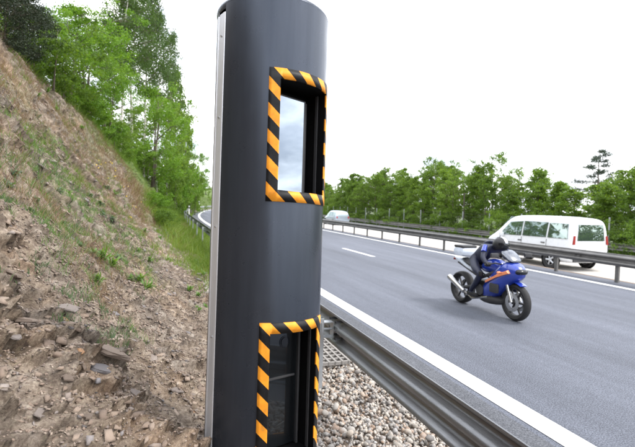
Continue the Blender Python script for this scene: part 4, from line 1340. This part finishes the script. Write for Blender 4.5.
def tree_mesh(seed, h, cr, crown_lo=.3, n_limb=16, cluster=9, per=60, leaf=.13, clr=.42, shape='round', trunk_r=None, lean=.03, droop=0, fork=1):
    rg = np.random.default_rng(seed)
    tr = trunk_r or h * .014
    tb = MB(); lb = MB(); pos = []
    bases = [(0, 0)] if fork == 1 else [(rg.normal(0, .22), rg.normal(0, .22)) for _ in range(fork)]
    for bi, (bx, by) in enumerate(bases):
        dx, dy = rg.normal(0, lean, 2) + np.array([bx, by]) * .25
        pts = [np.array([bx + dx * h * f + .012 * h * rg.normal() * f, by + dy * h * f + .012 * h * rg.normal() * f, h * f * .95]) for f in np.linspace(0, 1, 8)]
        tb.tube(pts, [tr * (1.25 if f == 0 else 1) * (1 - .85 * f) for f in np.linspace(0, 1, 8)], 7)
        for k in range(n_limb // fork):
            f = crown_lo + (.97 - crown_lo) * ((k + rg.uniform(0, 1)) / (n_limb // fork))
            base = pts[0] + (pts[-1] - pts[0]) * f
            g_ = (f - crown_lo) / (1 - crown_lo)
            if shape == 'round':
                rr = cr * (max(1e-3, 1 - (2 * g_ - .85) ** 2 / 1.5)) ** .5
            elif shape == 'tall':
                rr = cr * (1 - .75 * g_ ** 1.3) * (.6 + .4 * min(1, g_ * 4))
            else:
                rr = cr * (1 - .9 * g_)
            rr *= rg.uniform(.65, 1.12)
            az = k * 2.4 + rg.uniform(-.5, .5)
            tip = base + np.array([cos(az) * rr, sin(az) * rr, rr * (rg.uniform(.15, .75) - droop)])
            mid = (base + tip) / 2 + np.array([0, 0, .12 * rr]) + rg.normal(0, .05 * rr, 3)
            lb.tube([base, mid, tip], [tr * .45 * (1 - f * .6), tr * .25, tr * .08], 5, False)
            for c in range(cluster):
                q = rg.uniform(.3, 1.12)
                cc = base + (tip - base) * q + rg.normal(0, .20 * rr + .05, 3) * np.array([1, 1, .75])
                lb.tube([base + (tip - base) * min(q, 1) * .85, cc], [tr * .09, tr * .04], 3, False)
                m_ = int(per * rg.uniform(.5, 1.3))
                rad_ = clr * rg.uniform(.6, 1.25)
                pp = rg.normal(0, 1, (m_, 3)); pp /= np.linalg.norm(pp, axis=1, keepdims=True); pp *= (rg.random(m_) ** .45)[:, None] * rad_
                pp[:, 2] *= .7
                if droop:
                    pp[:, 2] -= rg.random(m_) ** 2 * droop * 1.2
                pos.append(cc + pp)
    pos = np.concatenate(pos)
    V, Fc = leaves(pos, .6, leaf)
    return tb.mesh('trunk', True, None), new_mesh('crown', V, Fc), lb.mesh('limbs', True, None)


def tree_proto(name, meshes, bark, leaf_m):
    tm, cm, lm = meshes
    tm.materials.append(bark); cm.materials.append(leaf_m); lm.materials.append(M['bark'])
    return tm, cm, lm


def plant_tree(name, proto, loc, scale, rz, label, cat, group=None):
    r = thing(name, label, cat, loc, rz, group)
    r.scale = scale
    link('trunk', proto[0], None, r); link('crown', proto[1], None, r)
    if 'shrub' not in name:
        link('limbs', proto[2], None, r)
    return r


broad = [tree_proto('b', tree_mesh(100 + i, 7.0, [1.9, 1.6, 1.5, 2.1, 1.3][i], [.22, .26, .2, .24, .2][i], [20, 17, 24, 18, 22][i], 8, 34, .17, .36, ['round', 'tall', 'tall', 'round', 'tall'][i], trunk_r=.07), M['bark'], M['leaf']) for i in range(5)]
lush = [tree_proto('l', tree_mesh(200 + i, 6.0, 2.2, .06, 26, 9, 105, .105, .42, 'round', fork=3), M['bark'], M['leaf_bright']) for i in range(2)]
birch = [tree_proto('w', tree_mesh(300 + i, 11.0, 2.0, .47, 32, 8, 46, .11, .40, 'tall', trunk_r=.10, droop=.3, lean=.02), M['birch'], M['leaf_birch']) for i in range(3)]
dark = [tree_proto('d', tree_mesh(400, 3.5, 1.5, .02, 26, 9, 95, .07, .30, 'round', trunk_r=.05), M['bark'], M['leaf_dark'])]
shrub = [tree_proto('s', tree_mesh(500 + i, 1.6, 1.0, .02, 18, 7, 60, .075, .22, 'round', trunk_r=.025, fork=3), M['bark'], M['leaf']) for i in range(2)]
shrub_b = [tree_proto('s', tree_mesh(520, 1.6, 1.0, .02, 18, 7, 60, .085, .22, 'round', trunk_r=.025, fork=3), M['bark'], M['leaf_bright'])]

# tree belt across the motorway; heights follow the skyline
SKX = [300, 322, 340, 356, 375, 403, 418, 426, 446, 461, 466, 475, 500, 513, 523, 533, 550, 558, 571, 581, 606, 616, 631, 640, 700]
SKY = [186, 181, 178, 171, 170, 164, 175, 163, 158, 160, 168, 158, 151, 170, 158, 155, 170, 173, 184, 180, 175, 168, 158, 150, 150]
cnt = 0
for row, (X0, st_) in enumerate(((22.6, 2.15), (25.0, 2.3), (27.6, 2.2))):
    y = 6.0 + row * 1.1
    while y < 96:
        yy = y + rng.uniform(-.4, .4); xx = X0 + rng.uniform(-.5, .7) + float(shift(yy))
        px_, _, zc_ = project((xx, yy, 2))
        topy = np.interp(px_, SKX, SKY) + rng.uniform(-5, 15 if px_ < 540 else 6) + (0 if row == 1 else 2)
        hz = 204.7 + (px_ - 317.5) * .03
        H = 1.85 + (hz - topy) * zc_ / F + .36
        H = float(np.clip(H, 3.0, 12))
        pr = broad[int(rng.integers(5))]
        k = H / 7.3
        plant_tree('broadleaf_tree', pr, (xx, yy, -.40), (max(k, .75) * rng.uniform(.8, 1.15) * (1.15 if px_ > 540 else 1),) * 2 + (k,), rng.uniform(0, 6.28),
                   ['young broadleaf tree in the front row of the green belt across the motorway', 'young broadleaf tree in the middle row of the green belt across the motorway', 'young broadleaf tree in the back row of the green belt across the motorway'][row], 'tree', 'trees of the belt across the motorway, ' + ['front', 'middle', 'back'][row] + ' row')
        cnt += 1
        y += st_ * (1 if y < 60 else 1.5)
# undergrowth that closes the belt at its foot
y = 5.0
while y < 90:
    xx = 21.75 + rng.uniform(-.15, .3) + float(shift(y))
    plant_tree('shrub', shrub[int(rng.integers(2))], (xx, y, -.40), (1.15, 1.15, rng.uniform(.6, 1.25)), rng.uniform(0, 6.28),
               'low green shrub at the foot of the tree belt across the motorway', 'shrub', 'shrubs at the foot of the tree belt')
    y += rng.uniform(1.1, 1.9)

# dark pine rising over the belt
pine = thing('pine_tree', 'dark open pine rising above the other trees across the motorway', 'tree', (0, 0, 0))
v = ray(597, 200); k_ = 29.5 / v[0]; pp = EYE + v * k_
pine.location = (pp[0], pp[1], -.4)
zt = 1.85 + (213 - 150) * k_ / F + .4
b = MB(); b.tube([(0, 0, 0), (.05, 0, zt * .5), (0, .05, zt)], [.09, .06, .015], 8)
pos = []
rg = np.random.default_rng(5)
for i in range(17):
    f = .56 + .43 * i / 17; f += rg.uniform(-.012, .012); L = (1.03 - f) * 4.0 * rg.uniform(.15, 1.2) + .15; az = i * 2.4 + rg.uniform(-.7, .7)
    base = np.array([.02, 0, zt * f]); tip = base + np.array([cos(az) * L, sin(az) * L, rg.uniform(-.1, .5) * L])
    b.tube([base, tip], [.02, .01], 4, False)
    for q in np.linspace(.55, 1.05, 3):
        c = base + (tip - base) * q; m_ = 85
        d3 = rg.normal(0, 1, (m_, 3)) * np.array([.17, .17, .08]); pos.append(c + d3)
b.obj('trunk', M['bark'], pine, True, auto=None)
V, Fc = leaves(np.concatenate(pos), .2, .2, .16); link('crown', new_mesh('crown', V, Fc), M['needle_blue'], pine)


def on_bank(px, s):
    """foot of a tree on the bank at distance s, seen at picture column px"""
    v = ray(px, 200); k = s / v[1]; x = k * v[0]
    tt = np.linspace(0, PL[-1], 500); xs, zs = hill_base(np.full_like(tt, s), tt)
    return x, float(np.interp(x, xs[::-1], zs[::-1]))


def bank_tree(name, proto, ph, px, s, topy, wid, label, cat='tree', group=None):
    x, z = on_bank(px, s)
    zc_ = project((x, s, z))[2]
    hz = 204.7 + (px - 317.5) * .03
    H = 1.85 + (hz - topy) * zc_ / F - z
    k = H / ph
    return plant_tree(name, proto, (x, s, z - .08), (wid, wid, k), rng.uniform(0, 6.28), label, cat, group)


bank_tree('evergreen_bush', dark[0], 3.6, 2, 10.8, -20, .5, 'dark evergreen bush at the top left, highest on the bank', 'bush')
bank_tree('evergreen_bush', dark[0], 3.6, 20, 12.8, -6, .5, 'dark evergreen bush second from the left at the top of the bank', 'bush')
bank_tree('shrub', shrub[0], 1.6, 46, 14.0, 22, 1.1, 'dull green shrub between the dark evergreens and the bright green trees', 'shrub')
bank_tree('broadleaf_tree', broad[1], 7.2, 40, 17.5, 6, .5, 'mid green broadleaf tree rising behind the dark evergreen bushes', 'tree')
bank_tree('broadleaf_tree', lush[0], 6.2, 66, 16.6, 14, .62, 'bright green leafy tree on the bank, left of its bright twin', 'tree')
bank_tree('broadleaf_tree', lush[1], 6.2, 88, 19.0, 10, .72, 'bright green leafy tree on the bank, left of the birches', 'tree')
bank_tree('broadleaf_tree', lush[0], 6.2, 104, 22.0, 58, .5, 'low bright green tree at the feet of the birches', 'tree')
for i, (px_, s_, ty, lb) in enumerate([(108, 27, 5, 'slim birch with pale trunk, leftmost of the birches on the bank'), (119, 28, -35, 'tall birch with white trunk, second from the left on the bank'),
                                       (131, 30, -48, 'tallest birch on the bank, standing in the middle of the clump'), (143, 33, -28, 'tall birch with pale trunk right of the tallest birch'),
                                       (156, 38, 2, 'birch standing second from the right in the clump'), (167, 44, 22, 'shorter birch at the right end of the clump')]):
    bank_tree('birch_tree', birch[i % 3], 11.0, px_, s_, ty, .95, lb)
bank_tree('broadleaf_tree', lush[1], 6.2, 149, 34.0, 88, 1.12, 'rounded bright green tree in front of the birches', 'tree')
bank_tree('broadleaf_tree', broad[0], 7.2, 131, 30.0, 105, .6, 'dark low tree in the shade under the birches', 'tree')
bank_tree('broadleaf_tree', broad[3], 7.2, 163, 42.0, 95, 1.15, 'mid green tree right of the rounded bright tree', 'tree')
bank_tree('broadleaf_tree', broad[2], 7.2, 176, 50.0, 62, 1.0, 'tall mid green tree at the right edge of the wood on the bank', 'tree')
bank_tree('broadleaf_tree', broad[4], 7.2, 184, 62.0, 108, 1.1, 'green tree where the bank meets the bend', 'tree')
bank_tree('broadleaf_tree', lush[0], 6.2, 189, 74.0, 146, 1.2, 'small light green tree close to the bend', 'tree')
bank_tree('broadleaf_tree', broad[1], 7.2, 206, 128.0, 178, 1.6, 'far tree seen just left of the speed camera column', 'tree')
bank_tree('broadleaf_tree', broad[3], 7.2, 198, 118.0, 184, 1.5, 'far low tree beyond the bend', 'tree')
for i, (px_, s_, ty, w) in enumerate([(58, 15.0, 68, .7), (74, 17.5, 88, .8), (92, 20.5, 108, .8), (106, 23, 118, .9), (118, 26, 132, .9), (128, 29, 140, 1.0), (139, 31, 150, 1.0), (148, 35, 158, 1.0), (157, 38, 158, 1.2), (165, 42, 160, 1.3), (173, 46, 164, 1.4), (181, 53, 168, 1.4), (188, 60, 172, 1.5), (193, 70, 178, 1.6)]):
    bank_tree('shrub', (shrub + shrub_b)[i % 3], 1.6, px_, s_, ty, w * 1.1, 'leafy green shrub at the edge of the wood on the bank', 'shrub', 'shrubs along the edge of the wood')
for i in range(26):
    s_ = 19 + i * 1.7 + rng.uniform(-.5, .5); t_ = rng.uniform(.6, 3.6)
    p_, n_ = hill_point(s_, t_); k = rng.uniform(.22, .55)
    plant_tree('low_shrub', (shrub + shrub_b + shrub_b)[i % 4], tuple(p_ - np.array([0, 0, .04])), (k * 1.3, k * 1.3, k), rng.uniform(0, 6.28),
               'low leafy bush on the green verge between the bank and the barrier', 'shrub', 'low bushes on the green verge')
for i in range(16):     # wood behind the crest
    s_ = 22 + i * 5.5; x = np.interp(s_, XC_S, XC_X) - rng.uniform(3, 7) + float(shift(s_))
    tt = np.linspace(0, PL[-1], 300); xs, zs = hill_base(np.full_like(tt, s_), tt); z = float(np.interp(x, xs[::-1], zs[::-1]))
    k = rng.uniform(.5, .75) if s_ < 60 else rng.uniform(.35, .5)
    plant_tree('broadleaf_tree', broad[i % 5], (x, s_, z - .1), (k * 1.3, k * 1.3, k), rng.uniform(0, 6.28), 'green tree standing back in the wood above the bank', 'tree', 'trees back in the wood above the bank')
for i in range(11):     # far side of the bend
    s_ = 100 + i * 7; x = 27 + float(shift(s_)) + rng.uniform(-2, 2)
    plant_tree('broadleaf_tree', broad[i % 5], (x, s_, -.5), (1.3, 1.3, 1.0), rng.uniform(0, 6.28), 'distant tree of the belt where the motorway bends', 'tree', 'distant trees at the bend')

# ------------------------------------------------------------------ low growth on the bank
def blades(pos, nrm, length, width, lean, name, mat, clump=None):
    n = len(pos)
    az = rng.uniform(0, 2 * pi, n)
    side = np.stack([np.cos(az), np.sin(az), np.zeros(n)], -1)
    dirh = rng.normal(0, 1, (n, 3)) * np.array([1, 1, .2]); dirh /= np.linalg.norm(dirh, axis=1, keepdims=True)
    up = nrm * .35 + np.array([0, 0, .9])
    up /= np.linalg.norm(up, axis=1, keepdims=True)
    L = length * rng.uniform(.5, 1.25, n)
    ln = (lean * rng.uniform(.3, 1.5, n))[:, None]
    m1 = pos + up * (L * .55)[:, None] + dirh * ln * (L * .3)[:, None]
    tp = pos + up * (L * .9)[:, None] + dirh * ln * (L * .95)[:, None]
    W = (width * rng.uniform(.7, 1.3, n))[:, None]
    V = np.stack([pos - side * W, pos + side * W, m1 + side * W * .7, m1 - side * W * .7, tp], 1).reshape(-1, 3)
    i0 = (np.arange(n) * 5)
    tri = np.concatenate([np.stack([i0, i0 + 1, i0 + 2], -1), np.stack([i0, i0 + 2, i0 + 3], -1), np.stack([i0 + 3, i0 + 2, i0 + 4], -1)])
    return V, tri


def clumps(n_c, per, srange, trange, fn, spread, power=1.4):
    s = srange[0] + (srange[1] - srange[0]) * rng.random(n_c) ** power; t = rng.uniform(*trange, n_c)
    k = fn(s, t); s, t = s[k], t[k]
    s = np.repeat(s, per); t = np.repeat(t, per)
    sp = np.repeat(spread * (.6 + rng.random(len(s) // per) * .8), per)
    s = s + rng.normal(0, 1, len(s)) * sp * (1 + .03 * s); t = np.clip(t + rng.normal(0, 1, len(t)) * sp, .05, PL[-1] - 1)
    return s, t


def grow(name, s, t, length, width, lean, mat, far_w=.06):
    p, n_ = hill_point(s, t)
    V, Fc = blades(p, n_, length * np.ones(len(s)), width * (1 + far_w * s), lean, name, mat)
    return link(name, new_mesh(name, V, Fc), mat, kind='stuff')


# dry straw-coloured growth over the upper bank
s, t = clumps(2500, 22, (2.2, 24), (1.9, T_CREST + .5), lambda s, t: ((fbm(s * .7, t * .9, 0, 3, 201) > -.15) | (t > 4.5)) & (t > np.interp(s, *LEDGES[0][0])), .10)
grow('dry_grass', s, t, .12, .0019, 1.1, M['dry'])
s, t = clumps(1500, 26, (2.6, 30), (1.5, T_CREST + 1.0), lambda s, t: fbm(s * .6 + 9, t * .8, 0, 3, 211) > .05, .10)
grow('green_grass', s, t, .15, .0018, .9, M['grass'])
s, t = clumps(800, 30, (2.6, 13), (1.0, 4.6), lambda s, t: t > np.interp(s, *LEDGES[0][0]) + .05, .045, 1.5)
grow('grass_tufts', s, t, .10, .0015, 1.0, M['weed'], .06)
s, t = clumps(160, 34, (3.2, 10), (1.6, 4.2), lambda s, t: s > 0, .05, 1.3)
grow('grey_green_tufts', s, t, .07, .0024, .7, M['weed_blue'], .05)
# thick green grass where the bank runs towards the bend
s, t = clumps(3800, 18, (15, 75), (.1, 4.6), lambda s, t: rng.random(len(s)) < np.clip((s - 16) / 8 + (1.6 - t) * .3, 0, 1), .22, 1.3)
h_ = .16 + .34 * np.clip(.5 + fbm(s * .5, t * .9, 0, 3, 301), 0, 1.2)
grow('verge_grass', s, t, h_, .004, .9, M['grass'], .05)
s, t = clumps(600, 18, (15, 60), (.1, 4.6), lambda s, t: fbm(s * .4, t * .8, 0, 3, 311) > .15, .25, 1.2)
grow('verge_dry_grass', s, t, .34, .0045, 1.0, M['dry'], .05)
s, t = clumps(500, 20, (9, 22), (.1, 1.2), lambda s, t: rng.random(len(s)) < np.clip((s - 8) / 12, 0, 1), .15, 1.0)
grow('verge_grass', s, t, .22, .003, .8, M['grass'], .05)
n = 30000       # rough grass between the bank and the barrier farther along
y = 7.5 + 60 * rng.random(n) ** 1.3; x = rng.uniform(.6, 2.25, n)
kk = rng.random(n) < np.clip((y - 7.5) / 5, .03, 1)
y, x = y[kk], x[kk]
gp = np.stack([x + shift(y), y, np.full(len(x), -.02)], -1)
Vg, Fg = blades(gp, np.tile(np.array([0, 0, 1.]), (len(x), 1)), .26 * np.ones(len(x)), .004 * (1 + .05 * y), .8, 'roadside_grass', M['grass'])
link('roadside_grass', new_mesh('roadside_grass', Vg, Fg), M['grass'], kind='stuff')
s, t = clumps(900, 24, (9.5, 40), (T_CREST - .1, T_CREST + 2.5), lambda s, t: s > 0, .2, 1.2)
grow('crest_grass', s, t, .28, .004, .9, M['grass'], .04)


def weed_mesh(seed, n=46, L=.10, W=.017, mat='weed', upright=.6):
    rg = np.random.default_rng(seed)
    V = []; Fc = []
    for i in range(n):
        az = rg.uniform(0, 2 * pi); el = rg.uniform(.15, 1.3) * upright
        base = np.array([rg.normal(0, .02), rg.normal(0, .02), rg.uniform(0, .05)])
        dr = np.array([cos(az) * cos(el), sin(az) * cos(el), sin(el)]); sd_ = np.array([-sin(az), cos(az), 0])
        l = L * rg.uniform(.5, 1.2); w = W * rg.uniform(.6, 1.2)
        k = len(V)
        V += [base, base + dr * l * .4 + sd_ * w, base + dr * l * .75 + sd_ * w * .6 + np.array([0, 0, -.01]), base + dr * l + np.array([0, 0, -.025]), base + dr * l * .75 - sd_ * w * .6 + np.array([0, 0, -.01]), base + dr * l * .4 - sd_ * w]
        Fc += [(k, k + 1, k + 5), (k + 1, k + 2, k + 4, k + 5), (k + 2, k + 3, k + 4)]
    me = new_mesh('leaves', V, Fc); me.materials.append(M[mat]); return me


weeds = [weed_mesh(i, 44, .13, .012, 'weed', .9) for i in range(3)] + [weed_mesh(10 + i, 60, .08, .011, 'weed_blue', .8) for i in range(2)]
spots = [(8, 178, 3, 15), (4, 190, 3, 16), (44, 176, 3, 10), (52, 198, 3, 12), (28, 208, 3, 12), (92, 196, 4, 12), (100, 205, 4, 12), (105, 190, 3, 10), (82, 206, 4, 9), (110, 222, 4, 12), (100, 218, 4, 12), (120, 210, 4, 9),
         (95, 270, 0, 17), (104, 276, 1, 17), (88, 262, 2, 12), (98, 284, 0, 13), (136, 284, 1, 14), (142, 294, 0, 13), (130, 280, 2, 10), (126, 240, 0, 8), (145, 232, 1, 8), (160, 240, 2, 8), (170, 258, 0, 8), (190, 290, 1, 9), (197, 300, 0, 8), (204, 312, 2, 8),
         (186, 270, 1, 7), (150, 262, 0, 8), (112, 196, 2, 8), (66, 196, 0, 8), (25, 215, 4, 10), (12, 214, 4, 9), (155, 216, 1, 7), (172, 240, 2, 7), (140, 250, 0, 7), (30, 100, 0, 8), (48, 92, 1, 8), (58, 110, 0, 7), (80, 130, 1, 7), (196, 316, 0, 8),
         (178, 230, 1, 7), (186, 244, 0, 7), (196, 262, 2, 8), (202, 280, 0, 8), (162, 226, 2, 7), (115, 262, 3, 8), (76, 250, 3, 7), (60, 228, 4, 8)]
for (x, y, v_, sz) in spots:
    q = pix_hill(x, y)
    if not q:
        continue
    p, n_ = hill_point(*q); dpt = project(p)[2]
    o = link('weed_plant', weeds[v_]); o.location = tuple(p)
    o.rotation_euler = frame_from_normal(Vector(n_) * .6 + Vector((0, 0, .6)), rng.uniform(0, 6.28)).to_euler()
    k = sz * dpt / F / .17
    big = {(95, 270): 'largest leafy green weed tuft on the bare bank, upper of a pair', (104, 276): 'large green weed tuft just right of the largest tuft on the bank', (136, 284): 'green weed tuft halfway between the largest weed tuft and the speed camera'}.get((x, y))
    o.scale = (k, k, k * 1.05)
    if big:
        tag(o, big, 'weed')
    elif v_ < 3:
        tag(o, 'leafy green weed growing out of the eroded bank', 'weed', 'green weeds on the bank')
    else:
        tag(o, 'low grey-green weed cushion growing on the rocky part of the bank', 'weed', 'grey-green weeds on the bank')

# yellow flowers among the grass
s, t = clumps(9, 3, (8, 22), (2.5, 5.5), lambda s, t: s > 0, .25, 1.0)
p, n_ = hill_point(s, t)
scatter('yellow_flowers', p + np.array([0, 0, .12]), np.full(len(p), .016) * (1 + .03 * s), (.4, .7), V1, F1, M['yellow'])

# ------------------------------------------------------------------ fence and small roadside things
fence = thing('wire_fence', 'wire mesh fence on thin pale posts in front of the tree belt across the motorway', 'fence', (21.3, 8, -.36))
b = MB(); b.box((0, 0, .95), (.06, .06, 2.1), None, .006); pme = b.mesh('post'); pme.materials.append(M['galv_light'])
yy = [0.0]
while yy[-1] < 66:
    yy.append(yy[-1] + 3.0)
for y in yy:
    link('post', pme, None, fence, (float(shift(8 + y)), y, 0))
b = MB()
for z in np.linspace(.1, 1.85, 9):
    b.tube([(float(shift(8 + y)) - .035, y, z) for y in yy], .0025, 3, False)
for y in np.arange(0, 66, .3):
    b.tube([(float(shift(8 + y)) - .035, y, .1), (float(shift(8 + y)) - .035, y, 1.85)], .002, 3, False)
b.obj('wire_mesh', M['galv_far'], fence, kind='stuff')

v = ray(464, 200); k_ = 21.9 / v[0]; pp = EYE + v * k_
o = MB().tube([(0, 0, 0), (.02, 0, 1.8), (.03, .02, 3.5)], [.07, .06, .05], 10).obj('wooden_pole', M['wood'], None, True, loc=(pp[0], pp[1], -.4))
tag(o, 'thin dark pole standing among the trees right of the middle of the belt', 'pole')

for (px_, py_, s_, lb) in [(189, 216, 46, 'white roadside marker post in the green verge, nearer of the two'), (199, 208, 66, 'white roadside marker post by the bend, farther of the two')]:
    v = ray(px_, py_); k = s_ / v[1]; q = EYE + v * k
    dp = thing('marker_post', lb, 'marker post', (float(q[0]), s_, float(q[2])))
    b = MB(); b.box((0, 0, .40), (.12, .10, 1.2), None, .02); b.obj('post', M['plate'], dp)
    b = MB(); b.box((0, 0, .80), (.126, .106, .16), None, .02); b.obj('reflector_band', M['plastic'], dp)

for nme, p in dict(col_left=(CX, CY, 1.85), front_wheel=(5.55, 6.03, 0), dash0=(7.18, 14.9, 0), dash1=(7.18, 17.95, 0), rail_top=(1.6, 1.75, .75), van_roof=(15, 15, 1.68)).items():
    print(nme, [round(float(a), 1) for a in project(p)])
print('trees', cnt, 'tris', sum(len(me.loops) - 2 * len(me.polygons) for me in bpy.data.meshes))
